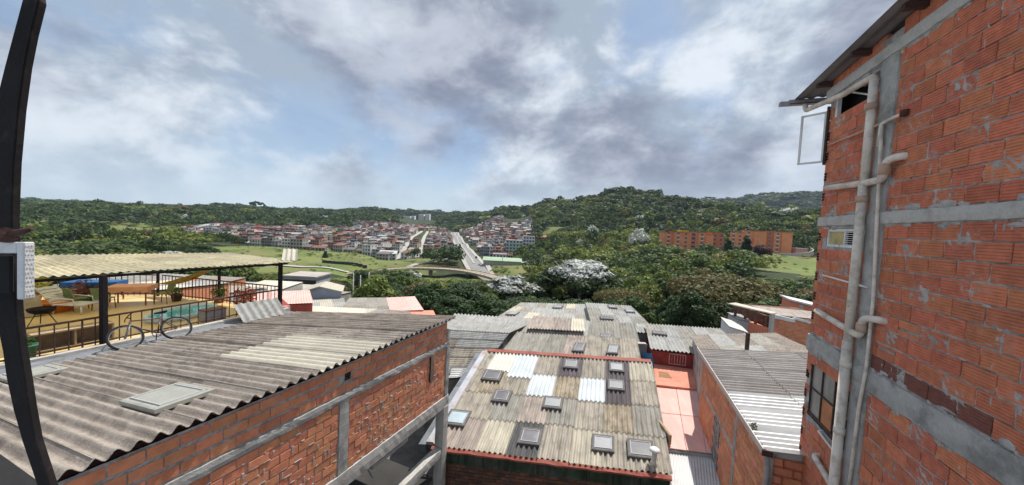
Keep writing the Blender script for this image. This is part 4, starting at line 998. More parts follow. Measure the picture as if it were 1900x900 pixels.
# ================================================================== terrain
CTRL = np.array([(18, 85, -9.9), (-12, 90, -14.7), (-32, 90, -16.0), (-27, 120, -23.1), (-48, 100, -13.8), (-55, 90, -11.4), (-172, 200, -20.8), (-203, 260, -16.7), (-108, 230, -20.8), (-136, 290, -19.7), (-162, 170, -19.7), (-155, 230, -19.5), (-116, 190, -19.8), (-63, 215, -20.3), (-56, 240, -19.2), (-260, 320, -18.3), (-407, 500, -14.6), (-384, 700, -4.1), (-270, 420, -16.9), (-385, 600, -9.6), (-107, 300, -22.8), (-173, 480, -13.9), (-247, 750, -2.7), (-170, 330, -20.4), (9, 650, 8.3), (16, 330, -7.4), (-7, 240, -16.8), (-35, 450, -13.0), (-19, 215, -18.7), (-39, 310, -18.8), (-74, 480, -16.4), (-137, 800, -9.6), (-706, 900, 15.0), (-605, 1100, 19.8), (-473, 1200, 37.9), (-713, 700, 2.6), (-763, 650, 1.7), (-770, 600, -4.7), (-775, 550, -9.6), (-744, 500, -12.1), (-385, 300, -19.0), (-252, 230, -15.4), (-200, 150, -18.3), (-336, 330, -25.4), (-328, 220, -17.0), (-200, 170, -18.5), (-315, 1800, 49.8), (-368, 1300, -0.8), (-457, 1700, 50.1), (-512, 760, 1.6), (-374, 950, 11.6), (-123, 1500, 50.2), (65, 900, 54.8), (212, 700, 84.3), (116, 780, 63.5), (298, 650, 67.4), (369, 600, 57.8), (408, 480, 39.7), (142, 720, 48.2), (1253, 1700, 210.8), (958, 1600, 162.5), (1491, 1700, 212.2), (1735, 1500, 190.6), (133, 250, -4.4), (184, 250, -0.3), (174, 320, 6.7), (136, 350, -2.1), (82, 350, -4.9), (79, 520, 12.4), (208, 450, 25.1), (168, 550, 34.4), (271, 350, 17.7), (132, 165, -4.8), (195, 230, -1.1), (51, 250, -10.3), (4, 220, -16.1), (48, 120, -14.5), (31, 400, -10.2), (44, 70, -10.7), (79, 90, -11.9), (29, 60, -7.6), (5, 60, -7.9), (76, 100, -16.2), (29, 100, -13.4), (297, 200, 6.2), (662, 500, 20.0), (-60, 0, 0), (-30, 0, 0), (0, 0, 0), (30, 0, 0), (60, 0, 0), (-30, 20, 0), (0, 20, 0), (20, 20, 0), (-50, 20, -1), (40, 20, 0), (-30, 45, -2), (0, 32, 0), (15, 32, 0), (35, 32, 0), (-10, 45, -4), (10, 45, -4), (30, 48, -4), (-45, 45, -2), (-80, 40, -4)], float)
EXTRA = np.array([(-13, 200, -22.8), (-18, 212, -20.3), (-27, 255, -19.6), (-39, 310, -19.2), (-53, 380, -18.2), (-73.5, 480, -16.8), (-98, 600, -14.3), (-137, 800, -10),
                  (-73, 225, -22.4), (-62, 250, -20), (-49, 275, -19), (-83, 205, -24), (-52, 212, -23), (1, 182, -23), (10, 170, -22.5)], float)
HILL = np.array([(20, 900, 52), (95, 820, 66), (160, 760, 78), (195, 720, 84), (235, 700, 84), (270, 690, 78), (320, 660, 68), (150, 640, 58), (110, 640, 46), (60, 700, 38), (240, 600, 62), (190, 620, 66), (10, 780, 24),
                 (350, 640, 50), (420, 620, 40), (470, 640, 36), (520, 600, 28), (700, 900, 30), (900, 1250, 70), (800, 1000, 30), (1000, 1500, 165), (1150, 1600, 205), (1330, 1600, 212), (640, 800, 45), (760, 1200, 70), (-60, 1200, 40), (300, 1200, 60), (500, 1200, 60)], float)
CTRL = np.vstack([CTRL, EXTRA, HILL])
def _par(x, y):
    y = np.maximum(y, 4.0); r = np.hypot(x, y)
    return np.arctan2(x, y)*3.0, np.log(r+12)*1.9
_cu, _cv = _par(CTRL[:, 0], CTRL[:, 1])
def ground(x, y):
    x = np.atleast_1d(np.asarray(x, float)); y = np.atleast_1d(np.asarray(y, float))
    u, v = _par(x, y)
    d2 = (u[:, None]-_cu)**2 + (v[:, None]-_cv)**2 + 2.5e-3
    w_ = d2**-1.9
    z = (w_*CTRL[:, 2]).sum(1)/w_.sum(1)
    n = np.sin(x*.021+1.3)*np.cos(y*.017)+.6*np.sin(x*.047+y*.031)
    return z + n*np.clip((np.hypot(x, y)-60)/400, 0, 1)*1.6
def gz(x, y): return float(ground(x, y)[0])
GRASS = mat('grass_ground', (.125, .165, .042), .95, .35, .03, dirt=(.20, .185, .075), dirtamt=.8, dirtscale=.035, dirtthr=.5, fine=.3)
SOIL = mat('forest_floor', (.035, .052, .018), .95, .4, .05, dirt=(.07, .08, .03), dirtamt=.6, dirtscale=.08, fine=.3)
na, nr = 330, 240
ang = np.linspace(R(-82), R(82), na); rad = np.concatenate([np.linspace(-3, 3, 4), np.geomspace(8, 2700, nr-4)])
RR, AA = np.meshgrid(rad, ang, indexing='ij'); X = (RR*np.sin(AA)).ravel(); Y = (RR*np.cos(AA)).ravel()
Z = np.concatenate([ground(X[i:i+4000], Y[i:i+4000]) for i in range(0, len(X), 4000)])
rr_ = np.hypot(X, Y); Z = np.where(rr_ > 2600, Z*np.clip(1-(rr_-2600)/3000, .3, 1), Z)
mb = MB(); mb.v = list(zip(X.tolist(), Y.tolist(), Z.tolist()))
for i in range(nr-1):
    for j in range(na-1): q = i*na+j; mb.f.append((q, q+na, q+na+1, q+1)); mb.mi.append(0); mb.sm.append(True)
# grass on the open meadows, dark soil under the woods
cx = np.array([[mb.v[f[0]][0], mb.v[f[0]][1]] for f in mb.f])
MEADOW_R = [[(-230, 262), (-222, 300), (-190, 330), (-150, 330), (-126, 300), (-90, 290), (-66, 275), (-45, 250), (-50, 215), (-78, 190), (-112, 172), (-148, 150), (-190, 160), (-215, 222)],
           [(112, 172), (134, 136), (180, 150), (240, 235), (206, 252), (192, 230), (160, 236), (136, 205)], [(-14, 205), (8, 192), (18, 214), (8, 236), (-14, 232)], [(20, 390), (54, 398), (70, 474), (34, 486)]]
def meadow(x, y):
    r_ = np.zeros(len(x), bool)
    for P in MEADOW_R:
        c = np.zeros(len(x), bool); j = len(P)-1
        for i in range(len(P)):
            den = (P[j][1]-P[i][1]) or 1e-9
            c ^= ((P[i][1] > y) != (P[j][1] > y)) & (x < (P[j][0]-P[i][0])*(y-P[i][1])/den+P[i][0]); j = i
        r_ |= c
    a = np.degrees(np.arctan2(x, y)); r = np.hypot(x, y)
    return r_ | ((a < -42) & (r > 360) & (r < 720))
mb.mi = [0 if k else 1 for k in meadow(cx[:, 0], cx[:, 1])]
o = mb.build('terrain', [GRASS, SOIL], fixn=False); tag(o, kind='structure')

mb = MB(); mb.slab([(-30, -6, .06), (22, -6, .06), (26, 34, .06), (-24, 34, .06)], -.5); o = mb.build('yard_ground', mat('yard_concrete', (.16, .155, .145), .95, .3, .8, dirt=(.07, .07, .06), dirtamt=.7, dirtscale=.9)); tag(o, kind='structure')
# ------------------------------------------------------------------ roads
ASPH = mat('pale_asphalt', (.25, .245, .24), .9, .15, .15, dirt=(.2, .195, .19), dirtamt=.6, dirtscale=.12)
WALK = mat('pale_footpath', (.40, .385, .355), .9, .12, .2)
def ribbon(name, pts, wd, mt, lift, kind='structure', sub=10, zs=True, th=0):
    P = []
    for i in range(len(pts)-1):
        for k in range(sub): t = k/sub; P.append([pts[i][q]*(1-t)+pts[i+1][q]*t for q in range(3)])
    P.append(list(pts[-1])); mb = MB(); n = len(P); vs = []
    for i, p in enumerate(P):
        a, b = P[max(0, i-1)], P[min(n-1, i+1)]; d = Vector((b[0]-a[0], b[1]-a[1], 0)).normalized(); q = Vector((d.y, -d.x, 0))
        ww = wd if not callable(wd) else wd(i/(n-1))
        for s_ in (-1, 1):
            x, y = p[0]+q.x*s_*ww/2, p[1]+q.y*s_*ww/2
            vs.append((x, y, (max(gz(x, y), gz(p[0], p[1])) if zs else p[2])+lift))
    mb.add(vs, [(2*i, 2*i+2, 2*i+3, 2*i+1) for i in range(n-1)])
    o = mb.build(name, mt, fixn=True); return tag(o, kind=kind)
road = [(-13.0, 200.0, -22.8), (-18.0, 212.0, -20.3), (-27.2, 255.0, -19.4), (-39.2, 310.0, -18.8), (-53.1, 380.0, -17.8), (-73.5, 480.0, -16.4), (-97.9, 600.0, -13.9), (-137.3, 800.0, -9.6)]
ribbon('road', road, lambda t: 10, ASPH, .55)
ribbon('footpath_left', [(x-6.8, y, z) for x, y, z in road], 3, WALK, .75); ribbon('footpath_right', [(x+6.8, y, z) for x, y, z in road], 3, WALK, .75)
ribbon('road_median', [(x, y, z) for x, y, z in road[2:]], 1.6, WALK, .9)
ribbon('slip_road', [(-73.3, 225.0, 0), (-62.0, 250.0, 0), (-48.9, 275.0, 0), (-42.6, 300.0, 0)], 5, WALK, .6)
ribbon('street_a', [(-97.8, 290, 0), (-112.3, 360, 0), (-139.1, 480, 0), (-168, 640, 0)], 5, WALK, .6)
ribbon('street_b', [(-79.3, 290, 0), (-99.7, 380, 0), (-132.2, 520, 0), (-160, 650, 0)], 4.5, WALK, .6)
ribbon('street_c', [(-12, 246, 0), (6, 250, 0), (22, 262, 0)], 6, WALK, .6)
ribbon('meadow_path', [(-190, 205, 0), (-150, 200, 0), (-116, 192, 0), (-84, 205, 0)], 4, WALK, .5)
# curved bridge over the ravine
br = thing('bridge', 'long curving pale bridge with railings at the foot of the avenue', 'bridge', (-35, 205, -26))
BP = [(-95, 196, -22), (-82.8, 205.0, -21.0), (-69.0, 212.0, -19.5), (-52.4, 212.0, -18.4), (-31.5, 206.0, -17.7), (-14.4, 196.0, -18.3), (1.1, 182.0, -20.0), (12, 168.0, -22)]
BRC = mat('bridge_concrete', (.34, .29, .22), .9, .15, .3)
def smoothpath(P, n=6):
    out = []
    for i in range(len(P)-1):
        p0, p1, p2, p3 = [Vector(P[max(0, min(len(P)-1, i+k))]) for k in (-1, 0, 1, 2)]
        for k in range(n): t = k/n; out.append(.5*((2*p1)+(p2-p0)*t+(2*p0-5*p1+4*p2-p3)*t*t+(3*p1-p0-3*p2+p3)*t**3))
    return out+[Vector(P[-1])]
SPB = smoothpath(BP)
def offs(P, d):
    r_ = []
    for i, p in enumerate(P):
        a, b = P[max(0, i-1)], P[min(len(P)-1, i+1)]; t = Vector((b.x-a.x, b.y-a.y, 0)).normalized(); r_.append(p+Vector((-t.y, t.x, 0))*d)
    return r_
strip(offs(SPB, 4.2), offs(SPB, -4.2), .9, 'deck', BRC, br)
up1 = Vector((0, 0, .9))
for d in (4.1, -4.1):
    A_ = offs(SPB, d); strip([p+up1*.35 for p in A_], [p+up1*.35 for p in offs(SPB, d+.25)], .32, 'parapet', BRC, br)
    mb = MB(); mb.tube([p+up1*1.3 for p in A_], .09, 4); mb.build('handrail', mat('ochre_rail', (.50, .36, .20), .8, .15, 1), br)
    for p in A_[::1]: mb = MB(); mb.tube([p, p+up1*1.3], .08, 4); mb.build('rail_post', MATS['ochre_rail'], br)
for p in SPB[5::7]:
    mb = MB(); mb.box((p.x-1, p.y-1, p.z-9), (p.x+1, p.y+1, p.z-.85)); mb.build('pier', BRC, br)
# ================================================================== apartment blocks among the trees (right)
APB = mat('apartment_brick', (.76, .30, .145), .88, .12, .5, dirt=(.58, .22, .11), dirtamt=.5, dirtscale=.3, rnd=.04)
APD = mat('apartment_brick_dark', (.52, .17, .085), .88, .12, .5)
def apartment(label, A, B, depth, z0, z1, segs, floors):
    """A, B ground line of the front facade (world xy); segs: (from, to, set back, kind)"""
    d = Vector((B[0]-A[0], B[1]-A[1], 0)); Ln = d.length; fr = frame(A, math.atan2(d.x, d.y)); inv = lambda a, n, z: fr(a*Ln, n, z)
    t = thing('apartment_block', label, 'apartment block', (A[0], A[1], z0))
    fh = (z1-z0)/floors
    for (a, b, sb_, kd, dz) in segs:
        mb = MB(); mb.box((a, sb_, z0-6), (b, sb_+depth, z1+dz), inv); mb.build('wall', APD if kd == 'd' else APB, t)
        mb = MB(); mb.box((a-.004, sb_-.25, z1+dz), (b+.004, sb_+depth, z1+dz+.4), inv); mb.build('parapet', APD, t)
        n = max(1, int((b-a)*Ln/3.6))
        if kd == 'p': continue
        for f in range(floors):
            for k in range(n):
                c = a+(b-a)*(k+.5)/n; hw = .75/Ln if kd != 'b' else 1.2/Ln; z = z0+f*fh+1.0
                mb = MB(); mb.box((c-hw, sb_-.06, z), (c+hw, sb_+.2, z+1.35), inv)
                mt = {'w': GLASS, 'd': GLASS, 'b': MATS.get('ap_blue') or mat('ap_blue', (.03, .035, .16), .4, .2, 1)}[kd]; mb.build('window', mt, t)
                if kd == 'b' or (kd == 'w' and k == 0): mb = MB(); mb.box((c-hw*1.3, sb_-.5, z-.75), (c+hw*1.3, sb_-.07, z-.2), inv); mb.build('balcony', WHITEP if kd == 'w' else APD, t)
    return t
tA = apartment('orange brick apartment block with a blue stair strip, nearer the forest hill', (110.3, 250), (151, 245), 11, -5.6, 12.0,
          [(0, .16, 2.5, 'w', -.9), (.16, .42, 0, 'w', -.5), (.42, .56, 1.2, 'b', .2), (.56, .68, 0, 'w', .2), (.68, .80, -.8, 'p', -1.2), (.80, 1, 1.5, 'd', .2)], 6)
mb = MB(); mb.box((121, 248.0, 12.2), (126.5, 254, 13.4)); mb.build('yellow_roof_box', mat('yellow_paint', (.62, .38, .03), .7, .1, 1), tA)
tB = apartment('orange brick apartment block with white balconies, beside the mown slope', (160.2, 254), (191.2, 236), 11, -1.5, 15.0,
          [(0, .22, 0, 'w', -1.2), (.22, .40, 1.2, 'w', .2), (.40, .60, -.6, 'p', .2), (.60, .72, 1.2, 'd', .4), (.72, .84, .8, 'w', .2), (.84, 1, -.4, 'p', .2)], 6)
gh = thing('gatehouse', 'small pink gatehouse at the end of the apartment wall', 'gatehouse', (197, 236, 2))
mb = MB(); mb.box((193.5, 234.5, -1), (201, 240, 4.6)); mb.build('wall', mat('pink_paint', (.55, .30, .27), .8, .1, 1), gh); mb = MB(); mb.box((193.2, 234.2, 4.6), (201.4, 240.3, 4.95)); mb.build('roof', CONCL, gh)
wl = thing('boundary_wall', 'low pale boundary wall curving round the apartment blocks', 'wall', (180, 232, 0))
WP = smoothpath([(146, 238, -2.5), (160, 236, -1.8), (176, 229, -.6), (192, 226, .8), (203, 232, 2.6), (208, 240, 4)])
strip([p+Vector((0, 0, 1.6)) for p in WP], [p+Vector((0, 0, 1.6)) for p in offs(WP, .5)], 3.2, 'wall_body', mat('lilac_wall', (.42, .39, .40), .85, .12, .6), wl)
# white towers far behind the town
for (x0, x1, y, zb, zt, lab, sp) in ((-414, -370, 1300, -8, 28, 'pale tower block far behind the town, the left one of the pair', .6), (-350, -309, 1280, -4, 37.5, 'tall white tower block far behind the town, the right one of the pair', .45)):
    t = thing('tower_block', lab, 'tower block', ((x0+x1)/2, y, zb)); m_ = x0+(x1-x0)*sp
    TW = mat('tower_white', (.80, .80, .78), .8, .08, .05); TG = mat('tower_grey', (.30, .30, .31), .8, .1, .05)
    mb = MB(); mb.box((x0, y, zb-10), (m_, y+18, zt)); mb.build('wall', TW, t)
    mb = MB(); mb.box((m_+6, y-6, zb-10), (x1, y+14, zt+2)); mb.build('wall', TW, t)
    mb = MB(); mb.box((m_+.3, y+3, zb-10), (m_+5.7, y+15, zt-6)); mb.build('stair_core', TG, t)
    for f in range(10):
        for k in range(4):
            for (a, b, yy) in ((x0, m_, y), (m_+6, x1, y-6)):
                c = a+(b-a)*(k+.5)/4; z = zb+1+(zt-zb-2)*f/10; mb = MB(); mb.box((c-1.5, yy-.3, z), (c+1.5, yy+.2, z+1.9)); mb.build('window', TG, t)

# ================================================================== the town across the valley
HW = mat('house_wall', (.9, .9, .9), .9, .12, .25, oc=True, dirt=(.55, .53, .5), dirtamt=.35, dirtscale=.3, fine=.15)
HWM = HW
HR = mat('house_roof', (.9, .9, .9), .9, .25, .3, oc=True, fine=.3)
HG = mat('house_window', (.03, .032, .036), .35, .3, 1)
PAL = [(.72, .70, .66), (.78, .77, .74), (.74, .72, .70), (.70, .69, .66), (.45, .43, .40), (.36, .22, .16), (.42, .25, .17), (.30, .28, .27), (.55, .50, .38), (.40, .42, .45), (.50, .36, .25), (.66, .66, .67), (.33, .30, .28)]
PALX = [(.55, .40, .08), (.45, .06, .06), (.30, .34, .40), (.06, .30, .26), (.60, .22, .05), (.25, .10, .25), (.35, .50, .42)]
RPAL = [(.20, .19, .185), (.30, .28, .27), (.24, .13, .10), (.28, .15, .115), (.36, .34, .32), (.17, .145, .135), (.22, .12, .11), (.42, .41, .40)]
def house_parts(w_, d_, st, seed):
    """front faces -y; returns (wall mesh, roof mesh)"""
    rg = random.Random(seed); fh = 2.7; h = st*fh; mb = MB()
    mb.box((-w_/2, 0, -6), (w_/2, d_, h)); mb.cur = 1
    nb = max(2, int(w_/2.2))
    for f in range(st):
        for k in range(nb):
            c = -w_/2+w_*(k+.5)/nb; hw = rg.choice((.45, .6, .8)); z = f*fh+.85
            if f == 0 and rg.random() < .4: z, zt = 0, 2.2
            else: zt = z+1.3
            mb.box((c-hw, -.05, z), (c+hw, .12, zt))
    for f in range(st):
        for k in range(2):
            for sx_ in (-1, 1): y = d_*(k+.5)/2; mb.box((sx_*w_/2-.06, y-.6, f*fh+.9), (sx_*w_/2+.06, y+.6, f*fh+2.1))
    mb.cur = 0
    for f in range(1, st):
        if rg.random() < .7: mb.box((-w_/2*.95, -.9, f*fh-.15), (w_/2*.95, -.06, f*fh)); mb.box((-w_/2*.95, -.95, f*fh), (w_/2*.95, -.90, f*fh+.7))
    a = mb.build('hw', [HW, HG]); ad = a.data; bpy.data.objects.remove(a)
    mb = MB(); e = .35; kind = seed % 3
    if kind == 0:
        for s_ in (0, 1):
            y0, y1 = (-e, d_/2) if s_ == 0 else (d_+e, d_/2)
            mb.hexa([(-w_/2-e, y0, h-.1), (w_/2+e, y0, h-.1), (w_/2+e, y1, h+1.5), (-w_/2-e, y1, h+1.5), (-w_/2-e, y0, h+.08), (w_/2+e, y0, h+.08), (w_/2+e, y1, h+1.7), (-w_/2-e, y1, h+1.7)])
        mb.add([(-w_/2, 0, h), (-w_/2, d_, h), (-w_/2, d_/2, h+1.5)], [(0, 1, 2)]); mb.add([(w_/2, 0, h), (w_/2, d_, h), (w_/2, d_/2, h+1.5)], [(0, 1, 2)])
    elif kind == 1:
        mb.hexa([(-w_/2-e, -e, h+.02), (w_/2+e, -e, h+.02), (w_/2+e, d_+e, h+1.3), (-w_/2-e, d_+e, h+1.3), (-w_/2-e, -e, h+.2), (w_/2+e, -e, h+.2), (w_/2+e, d_+e, h+1.5), (-w_/2-e, d_+e, h+1.5)])
        mb.box((-w_/2, d_-.3, h), (w_/2, d_-.05, h+1.28))
    else:
        mb.box((-w_/2-.1, -.2, h), (w_/2+.1, d_+.1, h+.18)); mb.box((-w_/2*.4, d_*.35, h+.18), (w_/2*.5, d_*.85, h+1.9)); mb.box((-w_/2*.5, d_*.3, h+1.9), (w_/2*.6, d_*.9, h+2.05))
    b = mb.build('hr', HR); bd = b.data; bpy.data.objects.remove(b)
    return ad, bd
HP = [house_parts(rng.uniform(6, 9.5), rng.uniform(9, 13), 1+(i % 3), i) for i in range(12)]
# plots: rows facing the valley, running away along the avenue direction
plots = []; rg = random.Random(21)
def clear_of_roads(x, y):
    for pts, hw in ((road, 14), ([(-97.8, 290), (-112.3, 360), (-139.1, 480), (-168, 640)], 7), ([(-79.3, 290), (-99.7, 380), (-132.2, 520), (-160, 650)], 6.5)):
        for i in range(len(pts)-1):
            (ax_, ay_), (bx_, by_) = pts[i][:2], pts[i+1][:2]
            if ay_ <= y <= by_:
                c = ax_+(bx_-ax_)*(y-ay_)/(by_-ay_)
                if abs(x-c) < hw: return False
    return True
def front_limit(a):     # distance where the town begins, by bearing in degrees
    pts = [(-44, 430), (-40, 400), (-36, 345), (-28, 335), (-25, 315), (-21, 296), (-16.5, 292), (-10, 290), (-6.5, 290), (-5, 270), (-1, 262), (3, 300), (3.4, 330)]
    for i in range(len(pts)-1):
        if pts[i][0] <= a <= pts[i+1][0]: t = (a-pts[i][0])/(pts[i+1][0]-pts[i][0]); return pts[i][1]*(1-t)+pts[i+1][1]*t
    return 1e9
yy = 262.; row = 0
while yy < 900:
    x = -620.
    while x < 80:
        wd = rg.uniform(6.5, 10); xx = x+wd/2; x += wd+(.4 if rg.random() < .9 else 5); a = math.degrees(math.atan2(xx, yy)); r_ = math.hypot(xx, yy)
        back = 760 if a > -25 else 620
        back = 620 if a > -2 else back
        if front_limit(a) < r_ < back and clear_of_roads(xx, yy) and rg.random() < .94: plots.append((r_, xx+rg.uniform(-.6, .6), yy+rg.uniform(-2, 2), wd, row))
    yy += rg.uniform(14.5, 18); row += 1
plots.sort()
TG_ = 'houses of the hillside town'
NAMED = {}
near_pl, far_pl = plots[:285], plots[285:]
def wallcol(): return rg.choice(PALX) if rg.random() < .06 else rg.choice(PAL)
WN = {}
def cname(c):
    r, g, b = c; m_, lo = max(c), min(c)
    if m_-lo < .07: return 'white' if m_ > .6 else 'grey' if m_ > .35 else 'dark grey'
    if r == m_: return 'yellow' if g > .65*r and b < .4*r else 'cream' if g > .8*r else 'orange' if g > .33*r and r > .5 else 'brick brown' if g > .3*r else 'red'
    return 'teal' if g == m_ else 'blue'
def avenue_x(y):
    for i in range(len(road)-1):
        if road[i][1] <= y <= road[i+1][1]: t = (y-road[i][1])/(road[i+1][1]-road[i][1]); return road[i][0]*(1-t)+road[i+1][0]*t
    return road[-1][0]
SEQ = {}
for q in near_pl:
    sd = 'left' if q[1] < avenue_x(q[2]) else 'right'; SEQ.setdefault((q[4], sd), []).append(q)
RANKS = {}
for (rw_, sd), l_ in SEQ.items():
    l_.sort(key=lambda q: abs(q[1]-avenue_x(q[2])))
    for i, q in enumerate(l_): RANKS[q] = (rw_, sd, i)
row0 = min(q[4] for q in near_pl)
for k, pl_ in enumerate(near_pl):
    r_, x, y, wd, _row = pl_
    wm, rm = HP[rg.randrange(12)]
    z = gz(x, y)-.3; c = wallcol(); rc_ = rg.choice(RPAL)
    t = bpy.data.objects.new('town_house', wm); COL.objects.link(t); t.location = (x, y, z); t.rotation_euler.z = R(rg.uniform(-9, 5)); t.color = (*c, 1)
    t.scale = (wd/8.2, 1, rg.uniform(.92, 1.12))
    rw_, sd, ix = RANKS[pl_]; tag(t, '%s walled house, %s roof, %s %s of avenue, %s row back' % (cname(c), cname(rc_), nth(ix+1), sd, nth(rw_-row0+1)), 'house', TG_)
    o = link('roof', rm, t, (0, 0, 0)); o.color = (*rc_, 1)
# everything behind them reads as one mass of roofs and walls
V, Fc, MI = [], [], []; WM = []
for q, c in enumerate(PAL+PALX): WM.append(mat('far_wall_%d' % q, c, .9, .15, .2))
for q, c in enumerate(RPAL): WM.append(mat('far_roof_%d' % q, c, .9, .25, .2))
WM.append(HG)
for (r_, x, y, wd, _row) in far_pl:
    wm, rm = HP[rg.randrange(12)]; z = gz(x, y)-.3; a = R(rg.uniform(-9, 5)); ca_, sa_ = math.cos(a), math.sin(a); s_ = wd/8.2
    mi0 = rg.randrange(len(PAL)) if rg.random() > .1 else len(PAL)+rg.randrange(len(PALX)); mi1 = len(PAL)+len(PALX)+rg.randrange(len(RPAL))
    for me, isr in ((wm, 0), (rm, 1)):
        b = len(V)
        for v in me.vertices: vx, vy = v.co.x*s_, v.co.y; V.append((x+vx*ca_-vy*sa_, y+vx*sa_+vy*ca_, z+v.co.z))
        for f in me.polygons: Fc.append(tuple(b+i for i in f.vertices)); MI.append(mi1 if isr else (len(WM)-1 if f.material_index else mi0))
mb = MB(); mb.v, mb.f, mb.mi, mb.sm = V, Fc, MI, [False]*len(Fc); o = mb.build('town_houses_beyond', WM, fixn=False)
tag(o, 'dense mass of far houses climbing behind the nearer rows of the town', 'houses', kind='stuff')
# a few buildings of the front row that stand out
def town_building(label, x, y, w_, d_, st, wallc, roofc, rz=0., roof='flat', nb=None, name='town_building', z=None, cat='house'):
    z = gz(x, y)-.2 if z is None else z
    t = thing(name, label, cat, (x, y, z), None, rz)
    wmx = mat('wall_%d_%d_%d' % tuple(int(v*100) for v in wallc), wallc, .88, .1, .3, dirt=tuple(v*.7 for v in wallc), dirtamt=.4, dirtscale=.4)
    rmx = mat('roof_%d_%d_%d' % tuple(int(v*100) for v in roofc), roofc, .9, .15, .3); fh = 2.75; h = st*fh
    mb = MB(); mb.box((-w_/2, 0, -8), (w_/2, d_, h)); mb.build('wall', wmx, t, local=True)
    mb = MB()
    if roof == 'flat': mb.box((-w_/2-.3, -.5, h), (w_/2+.3, d_+.3, h+.3))
    else: mb.hexa([(-w_/2-.4, -.6, h+.01), (w_/2+.4, -.6, h+.01), (w_/2+.4, d_+.4, h+1.6), (-w_/2-.4, d_+.4, h+1.6), (-w_/2-.4, -.6, h+.25), (w_/2+.4, -.6, h+.25), (w_/2+.4, d_+.4, h+1.9), (-w_/2-.4, d_+.4, h+1.9)])
    mb.build('roof', rmx, t, local=True)
    nb = nb or max(2, int(w_/2.6))
    for f in range(st):
        for k in range(nb):
            c = -w_/2+w_*(k+.5)/nb; mb = MB(); mb.box((c-.7, -.06, f*fh+.8), (c+.7, .15, f*fh+2.15)); mb.build('window', HG, t, local=True)
        if f: mb = MB(); mb.box((-w_/2, -.8, f*fh-.2), (w_/2, -.05, f*fh)); mb.build('floor_band', wmx, t, local=True)
    return t
town_building('white two storey building with a dark roof at the left kerb of the avenue', -60, 289, 15, 12, 2, (.72, .73, .76), (.07, .07, .08), 0, 'mono')
town_building('pale yellow single storey hall left of the white avenue building', -79.5+8, 292-4, 9, 10, 1, (.62, .58, .36), (.40, .38, .35), .05, 'mono', 3)
town_building('white and maroon three storey house at the edge of the meadow', -121, 297, 15, 11, 2, (.68, .66, .64), (.34, .32, .31), .1, 'flat', 5)
town_building('pale lilac grey house lowest on the meadow corner', -102, 283, 13.5, 10, 2, (.50, .51, .56), (.52, .51, .50), .22, 'mono', 4)
town_building('blue white house with large windows right of the avenue', -9, 262, 10, 10, 2, (.62, .66, .70), (.30, .24, .28), 0, 'flat', 4)
town_building('pale green block with blue windows behind the green sports roof', 2, 290, 14, 12, 4, (.45, .54, .50), (.36, .34, .34), 0, 'flat', 5)
town_building('white four storey block right of the pale green one', 14.5, 296, 10, 12, 4, (.66, .64, .66), (.30, .24, .24), 0, 'flat', 4)
town_building('bright orange house high on the right side of the town', 4, 400, 11, 10, 3, (.62, .20, .03), (.28, .2, .17), 0, 'flat')
town_building('orange brown brick house at the wooded right edge of the town', 27, 330, 15, 12, 3, (.40, .15, .08), (.30, .15, .10), 0, 'mono', 5)
town_building('bright red painted hall above the meadow', -196, 340, 13, 10, 2, (.48, .04, .06), (.36, .10, .09), .1, 'mono', 2)
town_building('teal house beside the red hall', -206.5+0, 344, 7, 9, 2, (.05, .28, .25), (.25, .24, .23), .1, 'flat', 2)
town_building('low teal roofed shed in front of the red hall', -184, 326, 10, 6, 1, (.20, .38, .33), (.04, .30, .25), .1, 'mono', 3)
town_building('tan terraced apartment house on the cut bank', -158, 332, 17, 12, 3, (.52, .38, .24), (.34, .30, .27), .1, 'flat', 5)
town_building('yellow house in the front row left of the red hall', -249, 345, 11, 10, 2, (.60, .42, .04), (.40, .2, .15), .3, 'mono', 3)
town_building('white three storey house with pink roof in the front row', -272, 352, 17, 11, 3, (.68, .68, .74), (.42, .20, .20), .3, 'mono', 5)
town_building('deep blue house next to the yellow one', -235, 342, 6.5, 10, 2, (.04, .10, .36), (.3, .28, .26), .3, 'flat', 2)
gs = thing('sports_hall', 'long sports hall with a pale green arched roof right of the avenue', 'hall', (-6, 240, -17))
mb = MB(); mb.box((-19, 236, -21), (7, 248, -14.2)); mb.build('wall', CONC, gs)
for q in range(2):
    x0, x1 = (-19.5, -6.2) if q == 0 else (-5.8, 7.5); mb = MB(); vs = []
    for i in range(9): t = i/8; zz = -14.1+1.9*math.sin(math.pi*t); y = 235.3+13.2*t; vs += [(x0, y, zz), (x1, y, zz), (x0, y, zz-.25), (x1, y, zz-.25)]
    fs = []
    for i in range(8): b = i*4; fs += [(b, b+1, b+5, b+4), (b+2, b+6, b+7, b+3), (b, b+4, b+6, b+2), (b+1, b+3, b+7, b+5)]
    fs += [(0, 2, 3, 1), (32, 33, 35, 34)]
    mb.add(vs, fs); mb.build('roof', mat('pale_green_roof', (.33, .45, .30), .6, .1, .3), gs)
rt = thing('retaining_wall', 'dark grey concrete retaining wall below the tan apartment house', 'wall', (-160, 318, -22))
strip([Vector((-181, 318, -15.8)), Vector((-170, 320, -14.2)), Vector((-158, 322, -14.2)), Vector((-147, 320, -16.5))], [Vector((-181, 319, -15.8)), Vector((-170, 321, -14.2)), Vector((-158, 323, -14.2)), Vector((-147, 321, -16.5))], 9, 'wall_body', mat('dark_retaining', (.16, .155, .15), .9, .2, .3), rt)
fw = thing('court_fence', 'long low dark fence across the meadow', 'fence', (-106, 220, -21))
for q in range(10):
    x = -121+q*2.9; mb = MB(); mb.box((x+.05, 219.9, gz(x, 220)-.3), (x+2.85, 220.1, gz(x, 220)+1.7)); mb.build('fence_panel', mat('dark_mesh', (.045, .055, .055), .8, .2, 1), fw)
